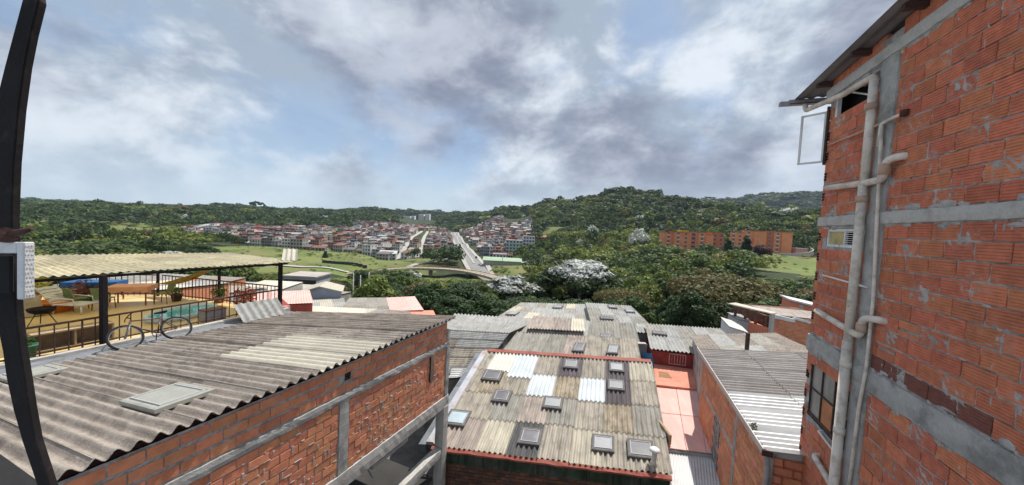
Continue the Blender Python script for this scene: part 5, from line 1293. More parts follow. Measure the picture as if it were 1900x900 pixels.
# cars on the avenue
def car(label, x, y, rz, col):
    z = gz(x, y)+.65; t = thing('car', label, 'car', (x, y, z), 'cars on the avenue', rz); cm = mat('car_%d' % int(col[0]*997+col[1]*99), col, .3, .05, 1, spec=.6)
    mb = MB(); mb.hexa([(-.85, -2.1, .3), (.85, -2.1, .3), (.85, 2.1, .3), (-.85, 2.1, .3), (-.8, -2.05, .85), (.8, -2.05, .85), (.8, 2.05, .8), (-.8, 2.05, .8)]); mb.build('body', cm, t, local=True, bevel=.08)
    mb = MB(); mb.hexa([(-.75, -1.3, .84), (.75, -1.3, .84), (.75, 1.1, .84), (-.75, 1.1, .84), (-.62, -.8, 1.42), (.62, -.8, 1.42), (.62, .5, 1.42), (-.62, .5, 1.42)]); mb.build('cabin', HG, t, local=True, bevel=.05)
    for sx_ in (-1, 1):
        for sy in (-1.3, 1.3): mb = MB(); mb.tube([(sx_*.70, sy, .32), (sx_*.88, sy, .32)], .32, 10); mb.build('wheel', BT, t, local=True)
car('dark car climbing the avenue in its right lane', -29, 285, R(10), (.03, .03, .035)); car('white car at the foot of the avenue', -22, 240, R(10), (.7, .7, .7))
car('dark car turning by the bridge end', -6, 200, R(60), (.02, .02, .025)); car('grey car coming down the avenue', -47, 330, R(10), (.25, .25, .27)); car('red car far up the avenue', -66, 460, R(10), (.35, .04, .03))
# ================================================================== trees
def leafmat(name, c, v=.35, tr=.30, rnd=.22, d=None):
    return mat(name, c, .62, v, .35, rnd=rnd, hue=.02, trans=tr, spec=.25, dirt=d or tuple(q*.5 for q in c), dirtamt=.6, dirtscale=.8, fine=.25)
LD = leafmat('leaf_dark', (.052, .092, .031)); LM = leafmat('leaf_mid', (.085, .135, .036)); LL = leafmat('leaf_light', (.175, .225, .052))
LO = leafmat('leaf_olive', (.165, .140, .055)); LS = leafmat('leaf_silver', (.58, .60, .57), .3, .15, .15, (.10, .14, .07)); LR = leafmat('leaf_purple', (.075, .04, .04))
BARK = mat('bark', (.13, .105, .08), .95, .3, 3, .5, 20); BARKP = mat('pale_bark', (.30, .28, .24), .95, .25, 3, .4, 20)
npr = np.random.RandomState(4)
def crown_quads(n, leaf, lobes, seed, updir=.35):
    """lobes: (cx, cy, cz, rx, ry, rz). Leaf-sized quads spread over and inside the lobes."""
    r_ = np.random.RandomState(seed); L_ = np.array(lobes); wgt = (L_[:, 3]*L_[:, 4]+L_[:, 3]*L_[:, 5]); wgt = wgt/wgt.sum()
    k = r_.choice(len(L_), n, p=wgt); d = r_.normal(size=(n, 3)); d[:, 2] += .25; d /= np.linalg.norm(d, axis=1)[:, None]
    rad = r_.uniform(.45, 1.12, n)**.6; P = L_[k, :3]+d*L_[k, 3:6]*rad[:, None]
    nr_ = d+r_.normal(size=(n, 3))*.55; nr_[:, 2] += updir; nr_ /= np.linalg.norm(nr_, axis=1)[:, None]
    a = np.cross(nr_, r_.normal(size=(n, 3))); a /= np.linalg.norm(a, axis=1)[:, None]; b = np.cross(nr_, a)
    s = leaf*r_.uniform(.6, 1.35, n)[:, None]; a = a*s; b = b*s*.62
    V = np.stack([P-a*.9, P+b+a*.1-nr_*s*.12, P+a*1.05, P-b+a*.1-nr_*s*.12], 1).reshape(-1, 3)
    return V
def quads_mesh(name, V, mats, mi=None):
    n = len(V)//4; me = bpy.data.meshes.new(name); me.vertices.add(len(V)); me.vertices.foreach_set('co', V.astype(np.float32).ravel())
    me.loops.add(len(V)); me.loops.foreach_set('vertex_index', np.arange(len(V), dtype=np.int32)); me.polygons.add(n)
    me.polygons.foreach_set('loop_start', np.arange(0, len(V), 4, dtype=np.int32)); me.polygons.foreach_set('loop_total', np.full(n, 4, np.int32))
    for m_ in mats: me.materials.append(m_)
    if mi is not None: me.polygons.foreach_set('material_index', mi.astype(np.int32))
    me.update(calc_edges=True); return me
def trunk_mesh(name, h, r_, seed, mt, spread=.32, limbs=6, ht=.42):
    rg = random.Random(seed); mb = MB(); bend = [(rg.uniform(-.03, .03)*h, rg.uniform(-.03, .03)*h) for _ in range(4)]
    path = [(0, 0, -h*.12), (0, 0, 0), (bend[0][0], bend[0][1], h*ht*.5), (bend[1][0], bend[1][1], h*ht), (bend[2][0], bend[2][1], h*.72)]
    mb.tube(path, [r_*1.25, r_, r_*.82, r_*.62, r_*.25], 7)
    for k in range(limbs):
        a = k*6.283/limbs+rg.uniform(-.4, .4); z0 = h*rg.uniform(ht*.75, ht*1.25); L_ = h*spread*rg.uniform(.7, 1.15); p0 = Vector((bend[1][0], bend[1][1], z0))
        mb.tube([p0, p0+Vector((math.cos(a)*L_*.5, math.sin(a)*L_*.5, h*.13)), p0+Vector((math.cos(a)*L_, math.sin(a)*L_, h*rg.uniform(.22, .36)))], [r_*.45, r_*.28, r_*.1], 5)
    o = mb.build(name, mt); d = o.data; bpy.data.objects.remove(o); return d
def lobes_round(h, rx, n, seed, z0=.38, flat=.8):
    rg = random.Random(seed); out = []; sz = min(1., (14/n)**.5*1.08)
    for i in range(n):
        a = i*2.4+rg.uniform(-.3, .3); q = math.sqrt((i+.5)/n); t = rg.uniform(0, 1)
        cz = h*(z0+(.80-z0)*(1-q*q*.75)*rg.uniform(.75, 1.05)); rr = rx*rg.uniform(.22, .50)*sz
        out.append((math.cos(a)*q*rx*.72, math.sin(a)*q*rx*.72, cz, rr, rr, rr*flat))
    return out
PROTO = {}
def proto(key, h, rx, n, leaf, nl, seed, mt, bark=BARK, z0=.38, flat=.8, lob=None, **k):
    lb_ = lob or lobes_round(h, rx, nl, seed, z0, flat); V = crown_quads(n, leaf, lb_, seed)
    mi = None; ml = [mt]
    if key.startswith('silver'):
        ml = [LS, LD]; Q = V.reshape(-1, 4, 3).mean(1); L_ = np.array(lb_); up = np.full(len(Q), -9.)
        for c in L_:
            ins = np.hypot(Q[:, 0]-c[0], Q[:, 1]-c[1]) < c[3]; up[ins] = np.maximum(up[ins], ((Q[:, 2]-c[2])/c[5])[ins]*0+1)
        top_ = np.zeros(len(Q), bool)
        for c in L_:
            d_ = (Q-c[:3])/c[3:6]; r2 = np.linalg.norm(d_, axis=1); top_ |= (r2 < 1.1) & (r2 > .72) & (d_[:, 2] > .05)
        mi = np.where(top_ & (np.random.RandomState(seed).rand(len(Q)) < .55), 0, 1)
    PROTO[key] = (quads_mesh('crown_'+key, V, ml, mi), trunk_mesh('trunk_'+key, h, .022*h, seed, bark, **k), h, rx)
for i, (mt, nm) in enumerate(((LD, 'dark'), (LM, 'mid'), (LL, 'light'), (LO, 'olive'))):
    for v in range(2): proto('%s%d' % (nm, v), 10, 4.2+.5*v, 5600, .30, 24+8*v, 10*i+v, mt, z0=.30)
proto('umbrella', 10.5, 8.6, 9000, .30, 26, 91, LO, z0=.55, flat=.42, spread=.62, limbs=9, ht=.35)
proto('silver0', 11, 5.6, 9000, .27, 34, 71, LS, BARKP, z0=.42, flat=.55, spread=.45, limbs=8); proto('silver1', 10, 4.6, 6500, .27, 26, 72, LS, BARKP, z0=.35, flat=.55, spread=.42, limbs=7)
proto('slender', 11, 2.1, 3200, .28, 12, 73, LD, lob=[(0.25*math.sin(q*2), .25*math.cos(q*2), 1.6+q*.8, 1.75-.125*q, 1.75-.125*q, .95) for q in range(12)])
proto('purple', 9, 3.4, 3400, .30, 12, 74, LR)
proto('shrub0', 4, 3.0, 2200, .26, 9, 75, LL, z0=.12); proto('shrub1', 4, 3.0, 2200, .26, 9, 76, LM, z0=.12)
def plant_tree(key, x, y, h, w_, label, cat='tree', group=None, name='tree', z=None):
    cm, tm, ph, pr_ = PROTO[key]; z = gz(x, y) if z is None else z
    t = bpy.data.objects.new(name, None); COL.objects.link(t); t.location = (x, y, z-.15); t.rotation_euler.z = rng.uniform(0, 6.28); t.empty_display_size = .3
    t.scale = (w_/pr_, w_/pr_, h/ph); tag(t, label, cat, group)
    link('crown', cm, t, (0, 0, 0)); link('trunk', tm, t, (0, 0, 0)); return t
# ---------------- where nothing grows
def in_poly(x, y, P):
    c = False; j = len(P)-1
    for i in range(len(P)):
        if ((P[i][1] > y) != (P[j][1] > y)) and (x < (P[j][0]-P[i][0])*(y-P[i][1])/(P[j][1]-P[i][1])+P[i][0]): c = not c
        j = i
    return c
SPB2 = [(p.x, p.y) for p in SPB]
def blocked(x, y, r_=4):
    a = math.degrees(math.atan2(x, y)); d = math.hypot(x, y)
    if any(in_poly(x, y, P) for P in MEADOWS): return True
    if y > 255 and front_limit(a)-12 < d < (770 if a > -25 else 630) and a < 3.4: return True
    if 195 < y < 300 and not clear_of_roads(x, y): return True
    if 200 <= y <= 800 and not clear_of_roads(x, y): return True
    if any((x-p[0])**2+(y-p[1])**2 < 9**2 for p in SPB2): return True
    if 100 < x < 205 and 228 < y < 272: return True
    if -28 < x < 12 and 226 < y < 262: return True
    for (bx, by, br_) in ((-22.5, 45, 9), (-15, 34, 9), (-10, 32, 9), (-24, 40, 7), (-36, 55, 11), (-46, 76, 7), (24, 30, 10), (3, 27, 9), (8, 26, 8)):
        if (x-bx)**2+(y-by)**2 < br_**2: return True
    return False
def skyline_cap(x, y):
    """height limit so that what stands beyond stays in sight: sight line from a standing viewer to the things beyond"""
    px = 950+640*x/y; hz_ = 420+(px-950)*.0507
    if 905 < px < 985 and y < 80: c = 545
    elif 560 < px < 985: c = 517 if not (655 < px < 760) else 498
    elif px <= 560: c = 505 if px > 430 else 440
    elif 985 <= px < 1185 and y < 76: c = 548
    elif 985 <= px < 1215: return 1e9
    elif 1215 <= px < 1350: c = 456+9*math.sin(px*.09)
    elif 1350 <= px < 1400: c = 450
    elif 1400 <= px < 1425: c = 468
    else: c = 512
    return H-(c-hz_)/640*y
used = []
def patch(x, y, sc_=70., sd=0.):
    u, v = x/sc_+sd, y/sc_-sd*.7
    return (math.sin(u*1.7+math.sin(v*1.3+sd))*math.cos(v*1.9-math.sin(u*.8))+.5*math.sin(u*3.9+v*3.1+sd)+.35*math.sin(u*7.3-v*6.1))/1.5
def ok(x, y, s):
    return all((x-q[0])**2+(y-q[1])**2 > (s*.5+q[2]*.5)**2 for q in used)
# ---------------- trees one can single out
def special(key, x, y, h, w_, label, **k):
    used.append((x, y, w_*1.3)); return plant_tree(key, x, y, h, w_, label, **k)
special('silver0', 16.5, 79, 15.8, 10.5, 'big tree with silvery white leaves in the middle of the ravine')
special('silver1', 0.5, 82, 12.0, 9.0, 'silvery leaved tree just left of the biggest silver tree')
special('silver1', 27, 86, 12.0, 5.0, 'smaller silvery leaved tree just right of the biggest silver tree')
special('umbrella', 35, 56, 11.0, 10.0, 'wide flat topped olive brown tree behind the grey roofs')
special('umbrella', 20.5, 62, 8.5, 6.0, 'small flat topped olive tree behind the patchwork roofs')
special('slender', 126.5, 186, 15, 5.5, 'tall dark pointed tree before the gap between the two apartment blocks')
special('slender', 121, 193, 12.5, 4.5, 'dark pointed tree left of the tallest one before the apartments')
special('purple', 131, 181, 13.0, 5.5, 'purplish dark leaved tree at the edge of the mown slope')
special('dark0', -27.5, 75, 9.0, 6.0, 'dense dark rounded tree behind the three thin poles')
special('olive1', -33, 78, 8.0, 5.0, 'olive leaved tree left of the dense dark tree by the poles')
special('silver1', 45, 75, 9, 3.6, 'little silver leaved tree left of the wide olive brown tree')
special('silver1', -19, 118, 9, 4.5, 'silvery crown among green trees below the bridge')
special('silver0', -165, 165, 11, 9, 'broad pale silvery tree beyond the yellow canopy')
special('dark1', -171, 190, 14, 9.5, 'big dark tree at the left end of the meadow, before the town')
special('mid1', -196, 190, 15, 8.5, 'tall spreading green tree beyond the middle of the yellow canopy')
special('slender', -133, 246, 5, 2.6, 'lone small conical tree on the meadow')
MEADOWS = [[(-230, 262), (-222, 300), (-190, 318), (-150, 312), (-126, 290), (-108, 276), (-84, 268), (-66, 262), (-55, 236), (-60, 220), (-78, 196), (-112, 178), (-148, 160), (-178, 172), (-210, 222)],
           [(118, 172), (134, 140), (175, 150), (230, 235), (206, 246), (192, 224), (160, 232), (140, 205)],
           [(-12, 205), (8, 196), (16, 214), (6, 232), (-14, 228)], [(24, 395), (50, 400), (66, 470), (36, 480)]]
# ---------------- the trees of the ravine: the ones that show largest are trees of their own
cand = []
def scan(a0, a1, r0, r1, s0, s1):
    r_ = r0
    while r_ < r1:
        st = s0+(s1-s0)*(r_-r0)/(r1-r0); n = int(R(a1-a0)*r_/st)
        for k in range(n):
            a = R(a0+(a1-a0)*(k+rng.uniform(.1, .9))/n); q = r_+rng.uniform(-.4, .4)*st; cand.append((q*math.sin(a), q*math.cos(a), st))
        r_ += st*.85
scan(-24, 42.8, 46, 235, 5.2, 9.5); scan(-57, -24, 105, 320, 8, 12)
GRP = {'dark': ('dark green leafy tree in the wooded ravine', 'dark trees of the ravine'), 'mid': ('mid green leafy tree in the wooded ravine', 'green trees of the ravine'),
       'light': ('yellow green leafy tree in the wooded ravine', 'light trees of the ravine'), 'olive': ('olive brown leafy tree in the wooded ravine', 'olive trees of the ravine'),
       'shrub': ('low bushy shrub on the slope below the houses', 'shrubs of the slope'), 'silver': ('pale silver leaved tree deep in the ravine', 'silver trees of the ravine')}
picks = []
for (x, y, st) in cand:
    if blocked(x, y) or not ok(x, y, st): continue
    d = math.hypot(x, y); g = gz(x, y); a = math.degrees(math.atan2(x, y)); cap = skyline_cap(x, y)
    h = rng.uniform(8, 12.5) if d > 60 else rng.uniform(5.5, 9); h = min(h, cap-g)
    if h < 1.6: continue
    kd = rng.choices(['dark', 'mid', 'light', 'olive', 'silver'], [5, 5, 3.4 if a > -5 else 2.0, 1.2 if d < 130 else .5, .22])[0]
    pn = patch(x, y, 26, 2.2); lg = max(.2, 1+1.3*pn)
    kd = rng.choices(['dark', 'mid', 'light', 'olive', 'silver'], [5/lg, 5, (3.4 if a > -5 else 2.0)*lg, (1.2 if d < 130 else .5)*lg, .15])[0]
    if 3 < a < 24 and 200 < d: kd = rng.choices(['light', 'mid', 'dark'], [6, 3, 1])[0]
    if h < 4.6: kd = 'shrub'
    picks.append((d, x, y, h, st, kd, g))
picks.sort()
ind, rest = picks[:280], picks[280:]
def sector(x, y):
    px = 950+640*x/y
    for lim, nm in ((300, 'beyond the left half of the canopy'), (560, 'beyond the right half of the canopy'), (700, 'left of the poles'), (830, 'below the bridge'), (960, 'below the avenue foot'), (1090, 'around the big silver tree'), (1220, 'right of the big silver tree'), (1345, 'below the first apartment block'), (1440, 'below the second apartment block'), (9999, 'below the mown slope')):
        if px < lim: return nm
BYK = {}
for q in ind:
    d, x, y, h, st, kd, g = q; band = 'nearest' if d < 75 else 'middle' if d < 110 else 'rear'
    BYK.setdefault((kd, sector(x, y), band), []).append(q)
KW = {'dark': 'dark green', 'mid': 'mid green', 'light': 'yellow green', 'olive': 'olive brown', 'silver': 'silvery', 'shrub': 'bushy green'}
LAB = {}
for (kd, sec, band), l_ in BYK.items():
    l_.sort(key=lambda q: q[1]/q[2])
    for i, q in enumerate(l_): LAB[q] = '%s %s %s, %s%s rank' % (KW[kd], 'shrub' if kd == 'shrub' else 'tree', sec, '' if len(l_) == 1 else nth(i+1)+' from left in ', band)
for q in ind:
    d, x, y, h, st, kd, g = q; _, grp = GRP[kd]; w_ = st*rng.uniform(.50, .95)
    if kd == 'shrub': w_ = st*rng.uniform(.55, .75)
    else: w_ = min(w_, h*.62)
    plant_tree(kd+str(rng.randrange(2)), x, y, h, w_, LAB[q], 'shrub' if kd == 'shrub' else 'tree', grp, 'shrub' if kd == 'shrub' else 'tree', g)
# ---------------- woods beyond: one mass
LP = {}
for i in range(5):
    lob = lobes_round(1.0, .50, 8, 200+i, .30, .75); LP[i] = (crown_quads(210, .066, lob, 300+i), crown_quads(110, .095, lob, 310+i), crown_quads(60, .14, lobes_round(1.0, .55, 6, 220+i, .5, .45), 320+i))
VV, MM = [], []; MIX = {'dark': 0, 'mid': 1, 'light': 2, 'olive': 3, 'silver': 4, 'shrub': 2}
def mass(x, y, z, h, w_, kd, lod):
    V = LP[rng.randrange(5)][lod]; a = rng.uniform(0, 6.28); c, s = math.cos(a), math.sin(a)
    q = np.empty_like(V); q[:, 0] = x+(V[:, 0]*c-V[:, 1]*s)*w_*2; q[:, 1] = y+(V[:, 0]*s+V[:, 1]*c)*w_*2; q[:, 2] = z+V[:, 2]*h
    VV.append(q); MM.append(np.full(len(V)//4, MIX[kd]))
for (d, x, y, h, st, kd, g) in rest: mass(x, y, g, h, st*.8, kd, 0)
r_ = 225.
while r_ < 2300:
    st = 9.0*(max(1, r_/420))**.75; n = int(R(108)*r_/st); th = []
    aa = np.array([R(-57+103*(k+rng.random())/n) for k in range(n)]); qq = r_+np.array([rng.uniform(-.5, .5)*st for _ in range(n)])
    xs_, ys_ = qq*np.sin(aa), qq*np.cos(aa); gs_ = ground(xs_, ys_); gf_ = ground(xs_*1.03, ys_*1.03)
    for x, y, g, g2 in zip(xs_.tolist(), ys_.tolist(), gs_.tolist(), gf_.tolist()):
        d = math.hypot(x, y); a = math.degrees(math.atan2(x, y))
        if d < 240 and (a > -24): continue
        if a < -24 and d < 325: continue
        if blocked(x, y): continue
        if -57 < a < -42 and 360 < d < 640 and rng.random() < .45+.5*(patch(x, y, 60, 3.) > -.1): continue
        h = rng.uniform(8, 13)*(1+.25*(d > 700)); cap = 1e9
        px = 950+640*x/y
        if y < 262 and 1190 < px < 1480: cap = skyline_cap(x, y)
        if y < 330 and 985 < px < 1010: h *= .8
        if y < 1285 and 735 < px < 808: cap = H-(414.5-410)/640*y
        h = min(h, cap-g)
        if h < 2: continue
        wt = [5, 4, 1.3, .4, .16]
        if 2 < a < 26 and d < 420: wt = [2, 4, 4, .6, .2]
        if a < -24 and d > 600: wt = [6, 3, .5, .3, .12]
        pn = patch(x, y, 85 if d < 700 else 160, 1.7); lg = max(.15, 1+1.5*pn); wt = [wt[0]/lg, wt[1], wt[2]*lg*lg, wt[3]*lg, wt[4]*(2.2 if patch(x, y, 120, 4.) > .45 else .4)]
        if d > 900: wt = [8, 2, .25, .1, .05]
        if d > 430 and patch(x, y, 95, 7.3) > .78 and rng.random() < .85: continue
        sz = .72+.75*max(0, patch(x, y, 40, 9.))+(.55 if rng.random() < .08 else 0); h *= min(1.35, .75+.45*sz)
        if cap < 1e8: h = min(h, cap-g)
        kd = rng.choices(['dark', 'mid', 'light', 'olive', 'silver'], wt)[0]
        mass(x, y, g-.5, h*(rng.uniform(1.0, 1.5) if rng.random() < .07 else 1), st*rng.uniform(.55, .8)*sz, kd, 0 if d < 420 else (1 if rng.random() < .7 else 2))
    r_ += st*.78
me = quads_mesh('forest', np.concatenate(VV), [LD, LM, LL, LO, LS], np.concatenate(MM))
fo = bpy.data.objects.new('forest', me); COL.objects.link(fo); tag(fo, 'continuous woodland covering the hills and the far ravine', 'forest', kind='stuff')
print('forest quads', len(me.polygons), 'ravine trees', len(picks))
# ---------------- rough grass tufts and shrubs on the meadows
VT = []
rt_ = np.random.RandomState(9)
for P, cnt in ((MEADOWS[0], 260), (MEADOWS[1], 120), (MEADOWS[2], 60)):
    xs_ = [p[0] for p in P]; ys_ = [p[1] for p in P]; k = 0
    while k < cnt:
        x, y = rt_.uniform(min(xs_), max(xs_)), rt_.uniform(min(ys_), max(ys_)); k += 1
        if not in_poly(x, y, P): continue
        s = rt_.uniform(.5, 1.6) if rt_.rand() > .07 else rt_.uniform(2, 3.4); V = LP[0][2]*np.array([s*2.2, s*2.2, s]); VT.append(V+np.array([x, y, gz(x, y)-.3*s]))
me = quads_mesh('meadow_shrubs', np.concatenate(VT), [LL]); o = bpy.data.objects.new('meadow_shrubs', me); COL.objects.link(o); tag(o, 'scattered tufts and low scrub on the meadows', 'scrub', kind='stuff')
# ================================================================== buildings just beyond the left roofs
roof_house('pale_roof_house', 'broad pale grey flat sheet roof just over the edge of the long brick house', 'house', (-13.6, 19.5, 4.1), (-6.6, 19.5, 4.15), (-9.3, 27, 2.9), (-18.0, 29, 2.35), 4, 2, 8, .012, pk('lcl'), CONC, -1)
roof_house('dark_gable_house', 'small dark grey sheet roof peeking over the brick house', 'house', (-9.4, 20.6, 3.95), (-5.2, 20.4, 3.95), (-6.9, 23.6, 3.75), (-9.0, 23.6, 3.80), 3, 1, 6, .02, pk('gq'), CONC, -1)
roof_house('grey_roof_house', 'dark grey corrugated roof with a white strip, left of the salmon roof', 'house', (-14.6, 29.5, 1.95), (-10.2, 29.5, 2.0), (-14.4, 40, .90), (-18.7, 40, .65), 4, 3, 8, .02, pk('gqg'), CONC, -4)
t = roof_house('salmon_gable_house', 'house with a smooth salmon pink gable roof before the trees', 'house', (-11.5, 33, 1.2), (-8.2, 33, 1.5), (-11.6, 42, .78), (-15.3, 42, .42), 3, 1, 3, .006, pk('k'), F['r'], -5)
mb = MB(); mb.slab([(-10.9, 31, 1.45), (-6.6, 31, 1.6), (-7.5, 34, 1.25), (-11.4, 33.2, 1.12)], -.2); mb.build('porch_roof', F['r'], t)
t = thing('blue_gable_house', 'blue grey rendered house with a shallow gable and two dark openings', 'house', (-23, 45, -4))
BLG = mat('blue_grey_render', (.27, .32, .40), .85, .12, .6)
mb = MB(); mb.add([(-25.6, 42, -5), (-20.6, 42, -5), (-20.6, 42, .95), (-23.2, 42, 1.4), (-25.6, 42, .5), (-31, 53, -5), (-26, 53, -5), (-26, 53, -.6), (-28.6, 53, -.1), (-31, 53, -.9)],
              [(0, 1, 2, 3, 4), (5, 9, 8, 7, 6), (0, 4, 9, 5), (1, 6, 7, 2), (2, 7, 8, 3), (3, 8, 9, 4)]); mb.build('wall', BLG, t)
mb = MB(); mb.slab([(-26, 41.7, .50), (-23.2, 41.7, 1.50), (-28.6, 53.3, .0), (-31.4, 53.3, -.9)], -.1); mb.build('roof', F['l'], t)
mb = MB(); mb.slab([(-23.19, 41.7, 1.50), (-20.3, 41.7, 1.0), (-25.7, 53.3, -.55), (-28.59, 53.3, .0)], -.1); mb.build('roof', F['l'], t)
for (x0, x1, z0, z1) in ((-25.3, -24.3, .05, .45), (-25.3, -24.3, -.75, -.3)): mb = MB(); mb.box((x0, 41.93, z0), (x1, 42.1, z1)); mb.build('window', HG, t)
roof_house('pink_roof_house', 'house with a sloping pinkish red sheet roof behind the terrace railing', 'house', (-16.6, 21.5, 4.15), (-12.3, 21.5, 4.55), (-15.3, 26.2, 4.3), (-19.4, 26.5, 3.9), 4, 1, 6, .015, pk('k'), REDP, -1)
roof_house('grey_roof_house', 'low pale grey roof below the blue grey gable house', 'house', (-21.0, 35.5, .6), (-16.8, 35.5, .75), (-20.3, 42, .15), (-24.6, 41.5, -.2), 3, 2, 6, .02, pk('gls'), CONC, -5)
rng.seed(33)
lots = [(-33, 47, 'white roof'), (-40, 52, ''), (-36.5, 57, ''), (-45, 61, ''), (-30, 56, ''), (-50, 55, ''), (-28, 33, ''), (-36, 40, ''), (-42, 44, ''), (-26, 26, ''), (-33, 30, ''), (-47, 48, ''), (-57, 60, ''), (-40, 66, '')]
WHERE = ['white', 'grey patched', 'pale', 'rust streaked', 'dull grey', 'light grey', 'weathered tan', 'mottled grey', 'brownish', 'white and grey', 'speckled grey', 'faded cream', 'patched silver', 'dark grey']
COLS = ['c', 'gs', 'l', 'p', 'g', 's', 't', 'gq', 'b', 'cs', 'g', 'c', 's', 'd']
for i, (x, y, _) in enumerate(lots):
    w_, d_ = rng.uniform(4.5, 6.5), rng.uniform(5, 7); z = 10-.214*y+rng.uniform(-.35, .15); s_ = rng.choice((-.5, .3))
    roof_house('low_house', WHERE[i]+' corrugated roof of a low house seen through the terrace railings', 'house', (x-w_/2, y-d_/2, z), (x+w_/2, y-d_/2, z), (x+w_/2, y+d_/2, z+s_), (x-w_/2, y+d_/2, z+s_), 3, 2, 5, .025, pk(COLS[i]), rng.choice([WHITEP, CONC, BRICK2, CONCL]), z-6, group='low houses behind the terrace', seg=3)
town_building('low grey flat roofed building with dark windows below the meadow', -46, 75, 7, 6, 1, (.40, .41, .43), (.42, .38, .35), 0, 'flat', 5, z=-6.2)
town_building('little white hut in the bushes below the meadow', -52, 88, 3.5, 3, 1, (.65, .64, .62), (.5, .48, .45), 0, 'flat', 2, z=-8.6)
# thin poles
for (x, y, z1, lab) in ((-32.0, 70, -1.2, 'thin pale pole, left one of three beside the dense dark tree'), (-28.8, 66, -.9, 'thin pale pole, middle one of three beside the dense dark tree'), (-24.7, 60, .7, 'thin pale pole, tallest of three beside the dense dark tree')):
    t = thing('utility_pole', lab, 'pole', (x, y, gz(x, y))); zb = gz(x, y)-.5
    mb = MB(); mb.tube([(x, y, zb), (x, y, z1)], [.16, .10], 8); mb.build('shaft', CONCL, t); mb = MB(); mb.box((x-.5, y-.05, z1-.5), (x+.5, y+.05, z1-.4)); mb.build('crossarm', RUST, t)
# brick houses at the right, under the trees
t = thing('brick_house', 'brick house with white stepped coping and a roofed loggia, under the trees at right', 'house', (21, 25, 0))
for (pts, nm, mt) in (([(18.4, 25, -2), (19.4, 24.6, -2), (19.4, 26.5, -2), (18.4, 27, -2)], 'side_wall', BRICK2), ([(19.42, 24.6, -2), (24.0, 24.2, -2), (24.0, 24.5, -2), (19.42, 24.9, -2)], 'front_wall', BRICK2)):
    pass
zt = lambda x: 4.65 if x < 20.6 else 4.30
HXm = [brick_mesh('house_brick', .36, .17, .05, 0, BRICK2, 120+i) for i in range(3)]
BFr = frame((19.4, 25.2), math.atan2(5.2, -.4)); BLn = 5.2
bw_ = mortar_grid(BFr, 0, BLn, -1.5, 4.25, .012, .004, .12, 'front_wall', t, mt=MORTAR)
items = courses(lambda a, n, z: BFr(a, n, z), math.pi/2-math.atan2(5.2, -.4)+math.pi, 0, BLn, 1.2, 4.22, .37, .18, HXm, None)
lay_bricks(bw_, items, cap=230)
mb = MB(); mb.box((.03, .03, -2), (BLn, 5, 4.2), BFr); mb.build('core', BRICKS, t)
BSd = frame((19.36, 25.2), math.atan2(-1.35, 1.9)); 
mb = MB(); mb.hexa([(17.9, 27.2, -2), (19.36, 25.22, -2), (19.36, 27, -2), (18.5, 28, -2), (17.9, 27.2, 3.55), (19.36, 25.22, 3.45), (19.36, 27, 3.45), (18.5, 28, 3.55)]); mb.build('side_wall', BRICK2, t)
mb = MB(); mb.box((19.30, 25.05, -2), (19.52, 25.28, 4.55)); mb.build('corner_column', CONCL, t)
for q in range(4): x, y = 17.95+q*.42, 27.1-q*.56; mb = MB(); mb.box((x, y, 3.5), (x+.14, y+.14, 4.3)); mb.build('loggia_post', BRICKS, t)
mb = MB(); mb.slab([(17.6, 27.5, 4.62), (19.25, 25.0, 4.52), (20.0, 25.5, 4.50), (18.5, 28.0, 4.62)], .08); mb.build('loggia_roof', F['c'], t)
mb = MB(); mb.slab([(20.0, 25.6, 4.3), (24.6, 25.35, 4.1), (24.9, 27.4, 4.3), (19.6, 27.8, 4.5)], .08); mb.build('roof', F['p'], t)
mb = MB(); mb.hexa([BFr(*q) for q in ((.15, -.1, 4.22), (1.6, -.1, 4.0), (1.6, .2, 4.0), (.15, .2, 4.22), (.15, -.1, 4.50), (1.6, -.1, 4.24), (1.6, .2, 4.24), (.15, .2, 4.50))]); mb.hexa([BFr(*q) for q in ((1.6, -.1, 4.23), (5.2, -.1, 3.4), (5.2, .2, 3.4), (1.6, .2, 4.23), (1.6, -.1, 4.38), (5.2, -.1, 3.58), (5.2, .2, 3.58), (1.6, .2, 4.38))]); mb.build('coping', WHITEP, t)
roof_house('white_lean_to', 'small white roofed shed left of the brick loggia house', 'shed', (16.3, 25.2, 3.45), (17.6, 25.0, 3.1), (17.9, 26.6, 3.4), (16.6, 26.8, 3.75), 2, 1, 4, .01, pk('w'), WHITEP, -1)
roof_house('grey_shed', 'upright pale grey shed between the white shed and the brick loggia house', 'shed', (17.7, 26.4, 3.7), (18.7, 26.2, 3.62), (19.0, 28, 3.75), (18.0, 28.2, 3.82), 1, 1, 4, .01, pk('s'), mat('lilac_render', (.36, .34, .37), .9, .12, 1), -1)
t = thing('brick_house', 'brick tower house with a white roof edge, half hidden by the tall building', 'house', (31, 32, 0))
mb = MB(); mb.hexa([(25.9, 31.6, -3), (31, 29.2, -3), (31.4, 31, -3), (26.4, 33.2, -3), (25.9, 31.6, 4.45), (31, 29.2, 3.4), (31.4, 31, 3.6), (26.4, 33.2, 4.5)]); mb.build('wall', BRICK2, t)
mb = MB(); mb.slab([(25.75, 31.5, 4.48), (31.1, 29.0, 3.43), (31.45, 31.1, 3.65), (26.3, 33.4, 4.55)], .14); mb.build('roof', WHITEP, t)
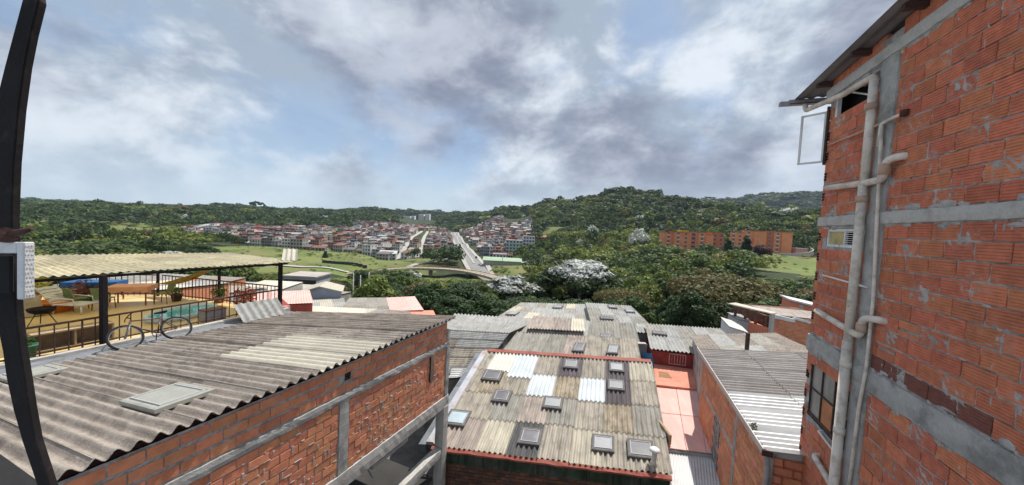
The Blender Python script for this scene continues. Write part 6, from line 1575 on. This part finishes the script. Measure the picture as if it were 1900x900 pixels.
for q in range(3): mb = MB(); mb.hexa([(26.5+q*1.4, 31.23-q*.66, -3), (26.75+q*1.4, 31.11-q*.66, -3), (26.8+q*1.4, 31.4-q*.66, -3), (26.55+q*1.4, 31.5-q*.66, -3), (26.5+q*1.4, 31.23-q*.66, 4.2-q*.29), (26.75+q*1.4, 31.11-q*.66, 4.2-q*.29), (26.8+q*1.4, 31.4-q*.66, 4.2-q*.29), (26.55+q*1.4, 31.5-q*.66, 4.2-q*.29)]); mb.build('pilaster', CONCL, t)

# ================================================================== window frame post close to the viewer, left
def near(x, y, d): return Vector((0, 0, H))+(cF+cR*((x-950)/640)-cU*((y-450)/640))*d
fp = thing('window_frame', 'dark bowed metal frame post with a white embossed bracket, close at the left edge', 'window frame', near(10, 560, .62))
# post: bowed flat bar, section about 4 cm, standing 0.6 m from the viewer
prof = [(-30, 28, 80), (0, 40, 85), (60, 24, 70), (120, 8, 58), (200, -12, 47), (300, -24, 38), (400, -28, 34), (500, -22, 38), (580, -12, 42), (650, 3, 50), (700, 10, 58), (760, 23, 67), (820, 40, 78), (900, 67, 104), (960, 88, 126)]
vs = []; fs = []
for (y, a, b) in prof:
    p, q = near(a, y, .60), near(b-13, y, .60); bk_ = cF*.0145
    vs += [p, q, q+bk_-cR*.004, p+bk_+cR*.004]
for i in range(len(prof)-1):
    for j in range(4): fs.append((i*4+j, i*4+(j+1) % 4, i*4+4+(j+1) % 4, i*4+4+j))
mb = MB(); mb.add(vs, fs); mb.build('post', DARKM, fp, bevel=.002)
GR = mat('white_cast_bracket', (.62, .63, .64), .5, .12, 30, .3, 120, dirt=(.38, .37, .37), dirtamt=.5, dirtscale=30)
def nb(x0, x1, y0, y1, d0, d1, name, mt, bev=.003):
    mb = MB(); mb.hexa([near(x0, y1, d0), near(x1, y1, d0), near(x1, y1, d0)+cF*d1, near(x0, y1, d0)+cF*d1, near(x0, y0, d0), near(x1, y0, d0), near(x1, y0, d0)+cF*d1, near(x0, y0, d0)+cF*d1]); return mb.build(name, mt, fp, bevel=bev)
bk1 = nb(30, 44, 449, 556, .55, .0135, 'bracket', GR, .0015); nb(-40, 31, 449, 470, .551, .012, 'bracket_arm', GR, .0015)
for r_ in range(12):
    for c_ in range(3):
        tt = .0022+c_*.0036+(.0018 if r_ % 2 else 0); y = 456+r_*8.4
        if tt > .012: continue
        o_ = near(44, y, .55)+cF*tt+cR*.0004*0; e_ = cR*.0012
        dy = cU*(-.0030); dx_ = cF*.0014
        q = [o_+dy, o_+dx_, o_-dy, o_-dx_, o_+e_]
        mb = MB(); mb.add(q, [(0, 1, 4), (1, 2, 4), (2, 3, 4), (3, 0, 4)]); mb.build('diamond_boss', GR, bk1)
nb(-40, 20, 472, 545, .58, .006, 'recess_shade_plate', BLACK)  # black plate paints the shaded inside of the bracket
nb(-30, 28, 430, 443, .57, .008, 'latch_plate', RUST)
mb = MB(); mb.tube([near(12, 436, .545), near(12, 436, .585)], .012, 14); mb.build('latch_knob', RUST, fp)
mb = MB(); mb.tube([near(12, 436, .55), near(40, 430, .55), near(60, 424, .55)], [.006, .005, .003], 8); mb.build('latch_lever', RUST, fp)
# sill of the viewer's own building below the frame
ws = thing('window_sill', 'dark weathered sill below the bowed frame post at the lower left corner', 'sill', near(-60, 900, .9))
mb = MB(); mb.slab([near(-200, 838, .95), near(0, 842, .95), near(70, 892, .95), near(100, 960, .95), near(-200, 960, .95)], -.12); mb.build('sill_board', mat('weathered_sill', (.10, .085, .075), .9, .3, 8, .3, 30), ws)
# ================================================================== the air between here and the hills
hzm = bpy.data.materials.new('air'); hzm.use_nodes = True; T = hzm.node_tree; T.nodes.remove(T.nodes['Principled BSDF'])
pv = T.nodes.new('ShaderNodeVolumePrincipled'); pv.inputs['Color'].default_value = (.62, .76, 1.0, 1); pv.inputs['Density'].default_value = 0.7e-4; pv.inputs['Anisotropy'].default_value = .2
T.links.new(pv.outputs[0], T.nodes['Material Output'].inputs['Volume'])
mb = MB(); mb.box((-2900, -120, -45), (2900, 2900, 262)); o = mb.build('haze', hzm); tag(o, 'thin bluish air over the valley', 'haze', kind='stuff')
